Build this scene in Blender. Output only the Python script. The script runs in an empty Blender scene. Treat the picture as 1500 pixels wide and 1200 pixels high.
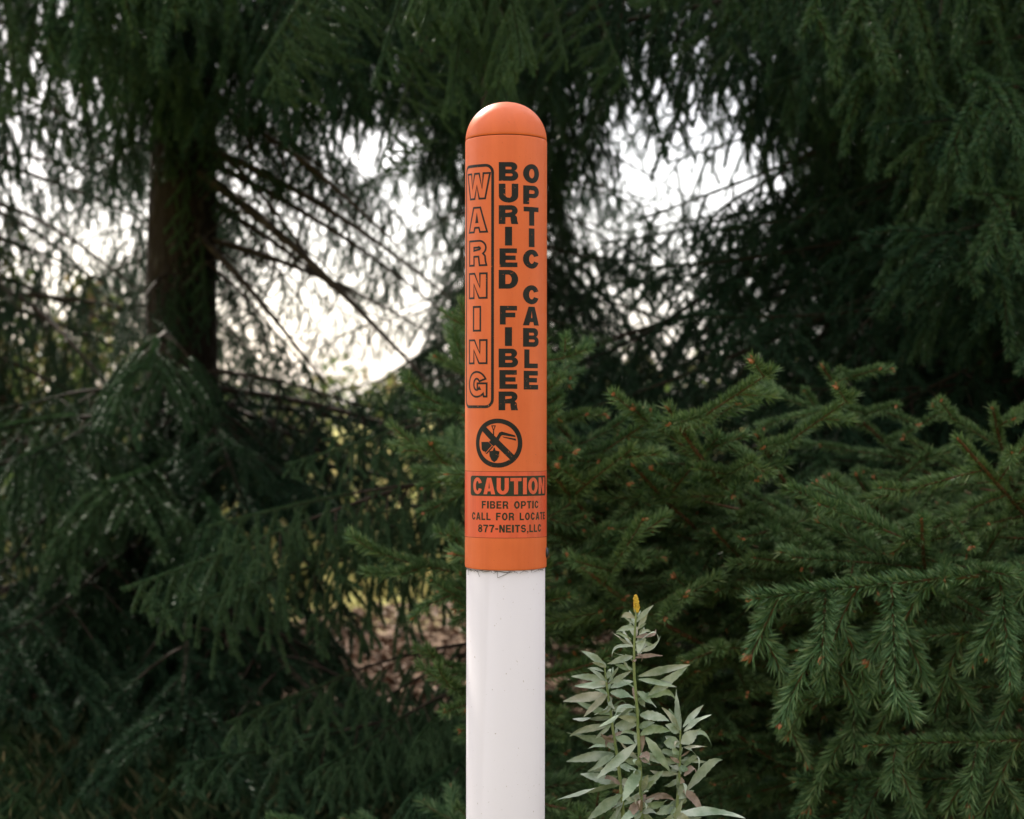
import bpy, bmesh, math, random
import numpy as np
from mathutils import Vector, Matrix
R = math.radians
C = bpy.context.scene.collection
SC = bpy.context.scene

# ------------------------------------------------------------------ camera, sky, sun, exposure
CAM_H, FPX = 1.2, 2250.0                 # camera height; focal length in pixels of the 1500 px wide photograph
cam = bpy.data.cameras.new('camera'); camo = bpy.data.objects.new('camera', cam); C.objects.link(camo)
camo.location = (0, 0, CAM_H); camo.rotation_euler = (R(90), 0, 0)
cam.sensor_width = 36; cam.lens = 36*FPX/1500
cam.clip_start = 0.05; cam.clip_end = 2000
cam.dof.use_dof = True; cam.dof.focus_distance = 1.76; cam.dof.aperture_fstop = 6.6; cam.dof.aperture_blades = 7
SC.camera = camo

SUN_EL, SUN_AZ = R(38), R(-24)           # azimuth from +Y (straight ahead) towards +X
sdir = Vector((math.sin(SUN_AZ)*math.cos(SUN_EL), math.cos(SUN_AZ)*math.cos(SUN_EL), math.sin(SUN_EL)))
w = bpy.data.worlds.new("World"); SC.world = w; w.use_nodes = True
nt = w.node_tree; nt.nodes.clear()
out = nt.nodes.new('ShaderNodeOutputWorld'); bg = nt.nodes.new('ShaderNodeBackground')
sky = nt.nodes.new('ShaderNodeTexSky'); sky.sky_type = 'NISHITA'; sky.sun_disc = False
sky.sun_elevation = SUN_EL; sky.sun_rotation = SUN_AZ
sky.air_density = 1.0; sky.dust_density = 2.5; sky.ozone_density = 1.0
tc = nt.nodes.new('ShaderNodeTexCoord'); cn = nt.nodes.new('ShaderNodeTexNoise')   # thin bright cloud over most of the sky
cn.inputs['Scale'].default_value = 2.2; cn.inputs['Detail'].default_value = 5
cr = nt.nodes.new('ShaderNodeMapRange'); cr.inputs[1].default_value = .30; cr.inputs[2].default_value = .62
cr.inputs[3].default_value = .45; cr.inputs[4].default_value = .95
mx = nt.nodes.new('ShaderNodeMix'); mx.data_type = 'RGBA'; mx.inputs[7].default_value = (6.7, 6.5, 6.5, 1)
nt.links.new(tc.outputs['Generated'], cn.inputs['Vector']); nt.links.new(cn.outputs[0], cr.inputs[0])
nt.links.new(cr.outputs[0], mx.inputs[0]); nt.links.new(sky.outputs[0], mx.inputs[6])
dp = nt.nodes.new('ShaderNodeVectorMath'); dp.operation = 'DOT_PRODUCT'; dp.inputs[1].default_value = (-.08, .36, .62)   # brighter overhead and round the sun
ad = nt.nodes.new('ShaderNodeMath'); ad.inputs[1].default_value = .62; sc_ = nt.nodes.new('ShaderNodeVectorMath'); sc_.operation = 'SCALE'
nt.links.new(tc.outputs['Generated'], dp.inputs[0]); nt.links.new(dp.outputs['Value'], ad.inputs[0]); nt.links.new(ad.outputs[0], sc_.inputs['Scale'])
nt.links.new(mx.outputs[2], sc_.inputs[0]); nt.links.new(sc_.outputs[0], bg.inputs[0]); bg.inputs[1].default_value = 0.15
nt.links.new(bg.outputs[0], out.inputs[0])
sl = bpy.data.lights.new('sun', 'SUN'); sl.energy = 5.0; sl.angle = R(.5); sl.color = (1, .93, .82)
so = bpy.data.objects.new('sun', sl); C.objects.link(so); so.location = (0, 0, 30)
so.rotation_euler = sdir.to_track_quat('Z', 'Y').to_euler()

vs = SC.view_settings; vs.view_transform = 'Standard'; vs.look = 'None'; vs.gamma = 1; vs.exposure = 0.85
cy = SC.cycles
cy.max_bounces = 6; cy.diffuse_bounces = 3; cy.glossy_bounces = 2; cy.transmission_bounces = 2; cy.transparent_max_bounces = 4

def at(px, py, d):                       # photograph pixel and distance -> place in the world
    return np.array(((px-750)/FPX*d, d, CAM_H-(py-600)/FPX*d))
def proj(P):
    return 750+P[:, 0]/P[:, 1]*FPX, 600-(P[:, 2]-CAM_H)/P[:, 1]*FPX

# ------------------------------------------------------------------ materials
def mat(name, col, rough=.6, spec=.4):
    m = bpy.data.materials.new(name); m.use_nodes = True
    b = m.node_tree.nodes['Principled BSDF']
    b.inputs['Base Color'].default_value = (*col, 1); b.inputs['Roughness'].default_value = rough
    b.inputs['Specular IOR Level'].default_value = spec
    return m
def N(m, t): return m.node_tree.nodes.new(t)
def LK(m, a, b): m.node_tree.links.new(a, b)
def BS(m): return m.node_tree.nodes['Principled BSDF']
def noise(m, scale, detail=4, stretch=None, rough=.6):
    n = N(m, 'ShaderNodeTexNoise'); n.inputs['Scale'].default_value = scale; n.inputs['Detail'].default_value = detail
    n.inputs['Roughness'].default_value = rough
    t = N(m, 'ShaderNodeTexCoord')
    if stretch:
        mp = N(m, 'ShaderNodeMapping'); mp.inputs['Scale'].default_value = stretch
        LK(m, t.outputs['Object'], mp.inputs[0]); LK(m, mp.outputs[0], n.inputs['Vector'])
    else: LK(m, t.outputs['Object'], n.inputs['Vector'])
    return n.outputs[0]
def ramp(m, fac, stops):
    r = N(m, 'ShaderNodeValToRGB'); e = r.color_ramp.elements
    while len(e) < len(stops): e.new(.5)
    for k, (p, c) in enumerate(stops): e[k].position = p; e[k].color = (*c, 1) if len(c) == 3 else c
    LK(m, fac, r.inputs[0]); return r.outputs[0]
def mixc(m, fac, a, b, mode='MIX'):
    x = N(m, 'ShaderNodeMix'); x.data_type = 'RGBA'; x.blend_type = mode
    if isinstance(fac, (int, float)): x.inputs[0].default_value = fac
    else: LK(m, fac, x.inputs[0])
    for s, v in ((6, a), (7, b)):
        if isinstance(v, tuple): x.inputs[s].default_value = (*v, 1)
        else: LK(m, v, x.inputs[s])
    return x.outputs[2]
def bump(m, h, strength, dist):
    b = N(m, 'ShaderNodeBump'); b.inputs['Strength'].default_value = strength; b.inputs['Distance'].default_value = dist
    LK(m, h, b.inputs['Height']); LK(m, b.outputs[0], BS(m).inputs['Normal'])
def island(m):
    g = N(m, 'ShaderNodeNewGeometry'); return g.outputs['Random Per Island']
def objrand(m): return N(m, 'ShaderNodeObjectInfo').outputs['Random']

def needle_mat(name, stops, lo, hi, trans=.12, spec=.09):
    m = mat(name, (.04, .08, .04), .48, spec)
    c = ramp(m, island(m), stops)
    c = mixc(m, .35, c, ramp(m, objrand(m), [(0, lo), (1, hi)]))
    LK(m, c, BS(m).inputs['Base Color'])
    t = N(m, 'ShaderNodeBsdfTranslucent'); LK(m, c, t.inputs[0])
    ms = N(m, 'ShaderNodeMixShader'); ms.inputs[0].default_value = trans
    LK(m, BS(m).outputs[0], ms.inputs[1]); LK(m, t.outputs[0], ms.inputs[2])
    LK(m, ms.outputs[0], m.node_tree.nodes['Material Output'].inputs[0])
    return m
M_NEEDLE = needle_mat('spruce_needles', [(0, (.009, .032, .017)), (.5, (.022, .062, .031)), (.9, (.065, .125, .062)), (1, (.11, .13, .07))], (.014, .044, .027), (.040, .074, .030))
M_NEEDLE_Y = needle_mat('young_spruce_needles', [(0, (.038, .092, .038)), (.5, (.095, .185, .072)), (.9, (.21, .31, .135)), (1, (.28, .32, .16))], (.052, .122, .050), (.140, .195, .060), spec=.2)
M_NEEDLE_LIT = needle_mat('lit_bough_needles', [(0, (.018, .052, .026)), (.5, (.046, .106, .046)), (.9, (.115, .190, .082)), (1, (.14, .17, .09))], (.028, .080, .042), (.075, .125, .046), spec=.14)  # brighter copy of the spruce needles: front boughs' lit look painted into the colour
M_TWIG = mat('spruce_twig', (.07, .04, .025), .8, .2)
LK(M_TWIG, ramp(M_TWIG, noise(M_TWIG, 40), [(.3, (.024, .017, .012)), (.7, (.062, .042, .028))]), BS(M_TWIG).inputs['Base Color'])
M_SHOOT = mat('young_spruce_twig', (.13, .06, .03), .6, .3)
LK(M_SHOOT, ramp(M_SHOOT, noise(M_SHOOT, 60), [(.3, (.085, .042, .022)), (.7, (.18, .085, .042))]), BS(M_SHOOT).inputs['Base Color'])
M_BUD = mat('spruce_bud', (.36, .13, .05), .55, .4)
LK(M_BUD, ramp(M_BUD, noise(M_BUD, 300), [(.3, (.24, .085, .035)), (.7, (.48, .20, .09))]), BS(M_BUD).inputs['Base Color'])
M_DEAD = mat('dead_twig', (.12, .085, .06), .85, .2)
LK(M_DEAD, ramp(M_DEAD, noise(M_DEAD, 18), [(.3, (.028, .021, .016)), (.7, (.085, .064, .048))]), BS(M_DEAD).inputs['Base Color'])
M_BARK = mat('spruce_bark', (.1, .06, .04), .9, .2)
v = N(M_BARK, 'ShaderNodeTexVoronoi'); v.inputs['Scale'].default_value = 26
t_ = N(M_BARK, 'ShaderNodeTexCoord'); mp_ = N(M_BARK, 'ShaderNodeMapping'); mp_.inputs['Scale'].default_value = (1, 1, .45)
LK(M_BARK, t_.outputs['Object'], mp_.inputs[0]); LK(M_BARK, mp_.outputs[0], v.inputs['Vector'])
nb = noise(M_BARK, 9, 6)
bc = ramp(M_BARK, nb, [(.3, (.026, .022, .018)), (.52, (.050, .042, .036)), (.72, (.15, .135, .12))])
LK(M_BARK, mixc(M_BARK, ramp(M_BARK, v.outputs[0], [(.0, (0, 0, 0)), (.5, (1, 1, 1))]), bc, (.03, .022, .017)), BS(M_BARK).inputs['Base Color'])
bump(M_BARK, v.outputs[0], .9, -.02)

# ------------------------------------------------------------------ mesh helpers
def add_mesh(name, verts, faces_by_n, mats, midx=None, smooth=None):
    """verts (V,3); faces_by_n: list of (faces array (F,n), material index, smooth)."""
    me = bpy.data.meshes.new(name); V = np.asarray(verts, dtype=np.float32)
    me.vertices.add(len(V)); me.vertices.foreach_set('co', V.ravel())
    li, ls, lt, mi, sm = [], [], [], [], []; off = 0
    for F, m, s in faces_by_n:
        F = np.asarray(F, dtype=np.int32)
        if not len(F): continue
        n = F.shape[1]; li.append(F.ravel()); ls.append(off+np.arange(len(F))*n); lt.append(np.full(len(F), n))
        mi.append(np.full(len(F), m)); sm.append(np.full(len(F), s)); off += F.size
    li = np.concatenate(li); ls = np.concatenate(ls); lt = np.concatenate(lt)
    me.loops.add(len(li)); me.loops.foreach_set('vertex_index', li.astype(np.int32))
    me.polygons.add(len(ls)); me.polygons.foreach_set('loop_start', ls.astype(np.int32)); me.polygons.foreach_set('loop_total', lt.astype(np.int32))
    me.polygons.foreach_set('material_index', np.concatenate(mi).astype(np.int32))
    me.polygons.foreach_set('use_smooth', np.concatenate(sm).astype(bool))
    for m in mats: me.materials.append(m)
    me.update(calc_edges=True); me.validate(); return me
def link(name, me, parent=None, loc=None):
    o = bpy.data.objects.new(name, me); C.objects.link(o)
    if parent: o.parent = parent
    if loc is not None: o.location = loc
    return o
def tag(o, label, cat, group=None, kind=None):
    if label: o['label'] = label
    if cat: o['category'] = cat
    if group: o['group'] = group
    if kind: o['kind'] = kind
    return o
def empty(name, loc, label, cat, group=None):
    o = bpy.data.objects.new(name, None); C.objects.link(o); o.location = loc
    o.empty_display_size = .1; return tag(o, label, cat, group)

class Tubes:
    def __init__(s): s.v = []; s.f = []; s.n = 0
    def add(s, P, r, k=5, cap=True):
        P = np.asarray(P, float); n = len(P); r = np.broadcast_to(np.asarray(r, float), (n,))
        T = np.gradient(P, axis=0); T /= np.linalg.norm(T, axis=1)[:, None]+1e-12
        ref = np.array((0, 0, 1.)) if abs(T[:, 2]).mean() < .8 else np.array((1., 0, 0))
        A = np.cross(T, ref); A /= np.linalg.norm(A, axis=1)[:, None]+1e-12; B = np.cross(T, A)
        a = np.arange(k)*2*np.pi/k
        V = P[:, None]+r[:, None, None]*(A[:, None]*np.cos(a)[None, :, None]+B[:, None]*np.sin(a)[None, :, None])
        s.v.append(V.reshape(-1, 3)); i = np.arange(n-1)[:, None]*k; j = np.arange(k)[None]; j2 = (j+1) % k
        s.f.append((np.stack([i+j, i+j2, i+k+j2, i+k+j], -1).reshape(-1, 4))+s.n); s.n += n*k
    def get(s):
        return (np.concatenate(s.v), np.concatenate(s.f)) if s.v else (np.zeros((0, 3)), np.zeros((0, 4), int))

def nrm(v): return v/(np.linalg.norm(v)+1e-12)
def grow(start, d, length, grav, n, rng, wob=.08, up=0.0):
    """a shoot: integrate a direction that sags (grav per metre) and lifts again at its tip (up)."""
    P = [np.array(start, float)]; d = nrm(np.array(d, float)); ds = length/n
    for k in range(n):
        d = d+np.array((0, 0, -grav*ds*(1-max(0, d[2]*-1)**4)+up*ds*(k/n)))+rng.normal(0, wob, 3)*ds**.5*.5
        d = nrm(d); P.append(P[-1]+d*ds)
    return np.array(P)
def resample(P, s):
    """points and tangents at arc lengths s along polyline P"""
    seg = np.linalg.norm(np.diff(P, axis=0), axis=1); c = np.concatenate([[0], np.cumsum(seg)])
    i = np.clip(np.searchsorted(c, s, side='right')-1, 0, len(seg)-1); f = (s-c[i])/(seg[i]+1e-9)
    return P[i]+(P[i+1]-P[i])*f[:, None], (P[i+1]-P[i])/(seg[i]+1e-9)[:, None]
def plen(P): return np.linalg.norm(np.diff(P, axis=0), axis=1).sum()

# ------------------------------------------------------------------ spruce branches
TIPS = {}
PTS = {}                                   # mesh name -> a few sample points of its needles
def needles(paths, rng, nl, nw, dens, kite):
    """needles round every (path, from, to) shoot -> verts, faces"""
    Ps, Ts, tf = [], [], []
    for P, a, b in paths:
        L = plen(P); n = max(4, int((b-a)*L*dens)); s = np.sort(rng.uniform(a*L, b*L, n))
        p, t = resample(P, s); Ps.append(p); Ts.append(t); tf.append(s/L)
        m = 9; Ps.append(np.repeat(P[-1:], m, 0)); Ts.append(np.repeat(nrm(P[-1]-P[-2])[None], m, 0)); tf.append(np.full(m, 1.25))   # tuft at the tip
    P = np.concatenate(Ps); T = np.concatenate(Ts); f = np.concatenate(tf); n = len(P)
    up = np.array((0, 0, 1.)); S = np.cross(T, up); S /= np.linalg.norm(S, axis=1)[:, None]+1e-6; U = np.cross(S, T)
    ph = rng.uniform(0, 2*np.pi, n); low = np.sin(ph) < -.3; flip = low & (rng.random(n) < .6); ph[flip] = -ph[flip]
    al = np.where(f > 1.1, rng.uniform(.1, .6, n), rng.normal(1.0, .16, n)-.25*np.clip(f, 0, 1))
    D = T*np.cos(al)[:, None]+(S*np.cos(ph)[:, None]+U*np.sin(ph)[:, None])*np.sin(al)[:, None]
    D = D+.12*T
    l = nl*rng.uniform(.75, 1.12, n)*np.where(f > 1.1, .8, 1)
    Wd = np.cross(D, rng.normal(0, 1, (n, 3))); Wd /= np.linalg.norm(Wd, axis=1)[:, None]+1e-9
    wd = nw*rng.uniform(.8, 1.2, n)
    tip = P+D*l[:, None]
    if kite:
        mid = P+D*(l*.45)[:, None]
        V = np.stack([P, mid-Wd*(wd*.5)[:, None], tip, mid+Wd*(wd*.5)[:, None]], 1).reshape(-1, 3)
        return V, np.arange(4*n).reshape(-1, 4)
    V = np.stack([P-Wd*(wd*.5)[:, None], P+Wd*(wd*.5)[:, None], tip], 1).reshape(-1, 3)
    return V, np.arange(3*n).reshape(-1, 3)

def buds(tips, rng, r0):
    V, F = [], []; o = 0
    for p, d in tips:
        if rng.random() < .42: continue
        r = r0*rng.uniform(.6, 1.25)
        for j in range(rng.integers(2, 5)):
            dd = nrm(d+rng.normal(0, .45 if j else .05, 3)); a = nrm(np.cross(dd, (.3, .2, .9))); b = np.cross(dd, a)
            c = p+dd*r*.6*(j > 0); rr = r*rng.uniform(.7, 1.15)
            ring = [c+(a*math.cos(k*1.0472)+b*math.sin(k*1.0472))*rr*.62+dd*rr*.55 for k in range(6)]
            ring2 = [c+(a*math.cos(k*1.0472+.5)+b*math.sin(k*1.0472+.5))*rr*.5+dd*rr*1.35 for k in range(6)]
            V += [c-dd*rr*.4]+ring+ring2+[c+dd*rr*2.3]
            for k in range(6):
                k2 = (k+1) % 6
                F += [(o, o+1+k2, o+1+k), (o+1+k, o+1+k2, o+7+k), (o+1+k2, o+7+k2, o+7+k), (o+7+k, o+7+k2, o+13)]
            o += 14
    return np.array(V).reshape(-1, 3), np.array(F, int).reshape(-1, 3)

def make_branch(name, seed, L=2.0, p0=0, p1=-25, tipup=0, pend=.5, sgap=.07, slen=.42, tgap=.04, tlen=.14, bare=.2, yaw=58,
                nl=.017, nw=.0017, dens=1000, kite=False, young=False, r0=.016, dead=False, bend=.0, up=0):
    rng = np.random.default_rng(seed)
    n = 26; d = []; P = [np.zeros(3)]; ya = 0
    for k in range(n):
        t = k/n; pit = R(p0+(p1-p0)*t+tipup*max(0, t-.6)/.4); ya += rng.normal(0, .035)+bend/n
        P.append(P[-1]+np.array((math.cos(pit)*math.cos(ya), math.cos(pit)*math.sin(ya), math.sin(pit)))*L/n)
    P = np.array(P); tb = Tubes(); tb.add(P, np.linspace(r0, r0*.16, n+1), 6)
    shoots, tips = [(P, .55 if not young else max(.14, bare+.12), 1.0)], [(P[-1], nrm(P[-1]-P[-2]))]
    s = bare*L; side = 1; fine = young or kite
    while s < L*.985:
        t = s/L; p, T = resample(P, np.array([s])); p, T = p[0], T[0]
        env = (1-t)**.75*min(1, (t-bare)/.18+.35)+.07/ max(slen, .1)*.8
        l = slen*L*env*rng.uniform(.7, 1.2)
        S = nrm(np.cross(T, (0, 0, 1))); U = np.cross(S, T)
        y = R(yaw+rng.normal(0, 8)); el = rng.normal(-.05, .22)+(-.35*pend)
        dd = T*math.cos(y)+S*math.sin(y)*side+U*el
        m = max(5, int(l/.045)); Q = grow(p, dd, l, pend*5.0, m, rng, .10, up)
        tb.add(Q, np.linspace(max(.0018, r0*.34*(1-t)+.0016), .0011, m+1), 4)
        if dead:
            if rng.random() < .6:
                q, TT = resample(Q, np.array([plen(Q)*.5])); Z = grow(q[0], TT[0]+rng.normal(0, .5, 3), l*.4, .5, 4, rng, .2); tb.add(Z, np.linspace(.0016, .0008, 5), 3)
        else:
            shoots.append((Q, .0 if l < .35 else .3, 1.0)); tips.append((Q[-1], nrm(Q[-1]-Q[-2])))
            u = .045+rng.uniform(0, .02); sd = 1; LQ = plen(Q)
            while u < LQ*.94:
                q, TT = resample(Q, np.array([u])); q, TT = q[0], TT[0]
                e2 = (1-u/LQ)**.6
                l2 = tlen*(e2*.8+.28)*rng.uniform(.6, 1.3)
                if l2 > LQ*.8: l2 = LQ*.8
                if pend > .55 and rng.random() < .25: l2 *= 1.9
                S2 = nrm(np.cross(TT, (0, 0, 1))+1e-4); U2 = np.cross(S2, TT)
                y2 = R(52+rng.normal(0, 9)); d2 = TT*math.cos(y2)+S2*math.sin(y2)*sd+U2*(rng.normal(0, .25)-.3*pend)
                W = grow(q, d2, l2, pend*8.0, 5, rng, .08, up)
                tb.add(W, np.linspace(.0017, .0009, 6), 3 if not fine else 4)
                shoots.append((W, 0, 1.0)); tips.append((W[-1], nrm(W[-1]-W[-2])))
                sd = -sd; u += tgap*rng.uniform(.7, 1.3)
        side = -side; s += sgap*rng.uniform(.6, 1.35)*(1.0 if t < .8 else .7)
    V, F = tb.get()
    if dead:
        me = add_mesh(name, V, [(F, 0, True)], [M_DEAD]); PTS[me.name] = P[::3]; return me
    NV, NF = needles(shoots, rng, nl, nw, dens, kite)
    pts = NV[rng.integers(0, len(NV), 70)]
    parts = [(F, 0, True), (NF+len(V), 1, False)]; VV = [V, NV]
    if young:
        BV, BF = buds(tips, rng, .0044); parts.append((BF+len(V)+len(NV), 2, False)); VV.append(BV)
    me = add_mesh(name, np.concatenate(VV), parts, [M_SHOOT if young else M_TWIG, M_NEEDLE_Y if young else M_NEEDLE_LIT if kite else M_NEEDLE, M_BUD])
    PTS[me.name] = pts; TIPS[me.name] = P[-1]; return me

PEND = [make_branch('pendulous_branch', 10+k, 2.3, 5, -30, 18, 1.5, .125, .34, .080, .17, .16, nl=.0225, nw=.0026, dens=2000) for k in range(4)]
SPRAY = [make_branch('spray_branch', 30+k, 2.0, 2, -28, 22, .55, .115, .42, .078, .16, .07, nl=.0225, nw=.0026, dens=1900) for k in range(4)]
COARSE = [make_branch('upper_branch', 50+k, 2.0, -4, -26, 20, .6, .13, .44, .08, .16, .12, nl=.024, nw=.004, dens=700) for k in range(3)]
SPARSE = [make_branch('sparse_branch', 60+k, 2.1, -2, -28, 10, 1.1, .19, .40, .125, .17, .1, nl=.024, nw=.0034, dens=1700, r0=.02) for k in range(3)]
BARE = [make_branch('bare_branch', 70+k, 2.2, -8, -26, 0, .3, .12, .22, .06, .1, .15, dead=True, r0=.032) for k in range(3)]
def young_set(L, slen, seed): return [make_branch('young_branch', seed+k, L, 4, 18, 18, .08, .098, slen, .092, .105, .03, 48, nl=.0215, nw=.0022, dens=3300, kite=True, young=True, r0=.0022+.004*L, up=1.8) for k in range(3)]
YOUNG = [(.26, young_set(.26, .52, 90)), (.46, young_set(.46, .46, 95)), (.70, young_set(.70, .40, 100))]
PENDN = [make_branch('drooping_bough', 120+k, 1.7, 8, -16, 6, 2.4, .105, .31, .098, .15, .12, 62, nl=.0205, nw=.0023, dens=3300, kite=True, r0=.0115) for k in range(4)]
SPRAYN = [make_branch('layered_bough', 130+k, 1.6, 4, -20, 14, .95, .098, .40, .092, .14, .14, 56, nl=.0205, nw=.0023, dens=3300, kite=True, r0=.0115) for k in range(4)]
LOWB = [make_branch('low_bough', 140+k, 3.0, -8, -4, 44, .16, .098, .20, .092, .115, .52, 50, nl=.0215, nw=.0022, dens=3300, kite=True, young=True, r0=.017, up=1.5) for k in range(5)]
COMB = [make_branch('comb_branch', 110+k, 1.15, 8, -10, 4, 2.6, .082, .20, .105, .095, .08, 62, nl=.0200, nw=.0021, dens=4200, kite=True, young=True, r0=.0060) for k in range(3)]

# where the sky, the meadow and the litter show between the trees in the photograph: branches keep out of these openings
GAPS = [np.array(g, float) for g in (
    [(345, 215), (400, 215), (540, 240), (560, 300), (620, 350), (630, 510), (560, 505), (430, 430), (355, 340)],
    [(915, 110), (985, 105), (1000, 180), (1100, 265), (1100, 300), (1040, 305), (910, 285)],
    [(840, 400), (960, 405), (960, 465), (830, 450)],
    [(0, 250), (210, 250), (215, 455), (90, 440), (0, 340)],
    [(350, 470), (440, 480), (440, 560), (350, 560)],
    [(480, 835), (600, 825), (610, 900), (480, 905)],
    [(410, 930), (610, 920), (620, 1060), (410, 1060)],
    [(1395, 745), (1460, 745), (1460, 830), (1395, 830)],
    [(0, 800), (90, 800), (90, 860), (0, 860)])]
CORES = [np.array(g, float) for g in ([(330, 205), (375, 205), (350, 235)], [(475, 230), (530, 240), (550, 280), (480, 275)], [(480, 335), (555, 345), (620, 430), (610, 505), (560, 485), (490, 410)],
    [(920, 110), (985, 105), (990, 200), (1000, 290), (920, 285)], [(1020, 265), (1060, 270), (1060, 300), (1020, 305)])]
def in_gap(P, polys=GAPS):
    P = P[P[:, 1] > .5]
    if not len(P): return 0
    x, y = proj(P); hit = np.zeros(len(P), bool)
    for g in polys:
        c = np.zeros(len(P), bool); j = len(g)-1
        for i in range(len(g)):
            xi, yi, xj, yj = *g[i], *g[j]
            c ^= ((yi > y) != (yj > y)) & (x < (xj-xi)*(y-yi)/(yj-yi+1e-9)+xi); j = i
        hit |= c
    return hit.mean()
def bmat(base, az, pitch, roll, sc):
    return Matrix.Translation(base) @ Matrix.Rotation(az, 4, 'Z') @ Matrix.Rotation(-pitch, 4, 'Y') @ Matrix.Rotation(roll, 4, 'X') @ Matrix.Diagonal((sc, sc, sc, 1))
def xf(M, P): A = np.array(M); return P@A[:3, :3].T+A[:3, 3]

class Spruce:
    def __init__(s, label, x, y, H, r, seed, group=None, name='spruce_tree', lean=0.0, mat_=None):
        s.rng = np.random.default_rng(seed); s.root = empty(name, (x, y, 0), label, 'tree', group); s.x, s.y, s.H = x, y, H; s.n = 0
        zs = np.concatenate([[0, .06, .16, .35], np.linspace(.7, H, 22)]); k = 18
        rr = r*np.where(zs < .35, 1.0+1.0*(1-zs/.35)**2*.6, 1)*np.clip(1-zs/H, .012, 1)**.8
        ang = np.arange(k)*2*np.pi/k; V = []
        s.zs = zs; s.cx = np.cumsum(s.rng.normal(0, .012*min(1, H/6), len(zs)))+lean*zs; s.cy = np.cumsum(s.rng.normal(0, .012*min(1, H/6), len(zs)))
        for z, q, cx, cyy in zip(zs, rr, s.cx, s.cy):
            wv = 1+.05*np.sin(ang*3+z)+s.rng.normal(0, .025, k)
            V.append(np.stack([cx+q*wv*np.cos(ang), cyy+q*wv*np.sin(ang), np.full(k, z)], 1))
        V = np.concatenate(V); i = np.arange(len(zs)-1)[:, None]*k; j = np.arange(k)[None]; j2 = (j+1) % k
        F = np.stack([i+j, i+j2, i+k+j2, i+k+j], -1).reshape(-1, 4)
        link('trunk', add_mesh('trunk', V, [(F, 0, True)], [mat_ or M_BARK]), s.root)
    def axis(s, z): return np.array((np.interp(z, s.zs, s.cx), np.interp(z, s.zs, s.cy), z))
    def put(s, me, z, az, pitch=0, sc=1.0, roll=0, test=.10, name='branch', base=None):
        if me in SPARSE and test is None: test = -.35
        """az in degrees: 0 = to the right (+X), 90 = away, -90 = towards the camera"""
        b = s.axis(z) if base is None else base
        M = bmat(b, R(az), R(pitch), R(roll), sc)
        if test is not None:
            P = xf(M, PTS[me.name])+np.array((s.x, s.y, 0))
            if in_gap(P, GAPS if test > 0 else CORES) > abs(test) or (P[:, 1] < 2.0).mean() > .12: return False
        o = link(name, me, s.root); o.matrix_local = M; s.n += 1; return True
    def aim(s, me, z, tip, sc=None, roll=0, test=.34, L=2.0, drop=0, name='branch'):
        """branch from height z on the trunk to a place in the world"""
        b = s.axis(z); t = np.array(tip)-np.array((s.x, s.y, 0)); d = t-b
        az = math.degrees(math.atan2(d[1], d[0])); h = math.hypot(d[0], d[1]); pit = math.degrees(math.atan2(d[2], h))+drop
        return s.put(me, z, az, pit, (math.hypot(h, d[2])/L) if sc is None else sc, roll, test, name)
    def whorls(s, z0, z1, gap, per, kind, lmax, pitch=(-8, 8), test=.08, taper=True, cap=100, azr=None):
        z = z0
        while z < z1 and s.n < cap:
            a0 = s.rng.uniform(0, 360)
            for k in range(per):
                if s.n >= cap: break
                sc = lmax*((1-z/s.H)**.7 if taper else 1)*s.rng.uniform(.75, 1.15)
                for tr in range(4):
                    az = a0+k*360/per+s.rng.normal(0, 12) if azr is None else s.rng.uniform(*azr)
                    if s.put(kind[s.rng.integers(len(kind))], z+s.rng.uniform(-.05, .05), az, s.rng.uniform(*pitch), sc, s.rng.normal(0, 10), test): break
                    a0 += 17
            z += gap*s.rng.uniform(.8, 1.2)

#@@TREES
# ------------------------------------------------------------------ the big spruces
tl = Spruce('tall spruce with thick brown trunk left of the orange marker post', -1.42, 6.5, 11.5, .165, 1)
for a in [  # (mesh, z on trunk, tip pixel x, y, distance, roll)
    (PENDN[0], 3.0, 60, 60, 4.3, 0), (PENDN[1], 3.1, 150, 70, 4.3, 8), (PENDN[2], 2.9, -40, 130, 4.5, 0), (PENDN[3], 3.2, 280, 90, 4.6, 0), (PENDN[0], 2.7, 245, 190, 5.3, 0), (PENDN[1], 2.75, 110, 180, 4.8, 0),
    (PEND[1], 3.1, 460, 110, 4.7, -8), (PEND[0], 3.3, 620, 90, 4.6, 0), (PEND[2], 3.5, 560, 10, 5.0, 0), (SPRAY[0], 2.9, 420, 170, 5.2, 0), (PEND[3], 3.4, 700, 60, 5.0, 10),
    (PEND[2], 3.6, 90, -40, 4.8, 0), (PEND[1], 2.6, -60, 230, 5.6, 0),
    (SPRAYN[1], 1.5, 130, 640, 4.8, 0), (SPRAY[2], 1.3, 40, 720, 4.7, 5), (SPRAY[3], 1.2, 330, 700, 4.9, 0), (SPRAYN[0], .95, 200, 850, 4.4, -6), (PENDN[2], 1.05, 50, 850, 4.3, 0),
    (PENDN[3], .8, 300, 980, 4.4, 0), (SPRAY[3], 1.1, 420, 760, 5.0, 8), (SPRAY[0], .7, 190, 1020, 4.6, 0), (SPRAY[1], .75, 400, 1090, 4.6, 0), (SPRAY[2], 1.25, -60, 640, 5.2, 0), 
    (SPRAY[2], .55, 260, 1140, 4.0, 0), (SPRAY[3], .6, -20, 1010, 4.2, 0), (SPRAY[1], .45, 400, 1180, 3.9, 0), (SPRAY[1], 1.35, 560, 640, 5.6, 0), (SPRAY[0], 1.2, 520, 720, 5.4, 0)]:
    me, z, px, py, d, ro = a; tl.aim(me, z, at(px, py, d), roll=ro, L={0: 2.15, 1: 1.9, 2: 1.62}[0 if me in PEND else 1 if me in SPRAY else 2], drop=12)
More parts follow.
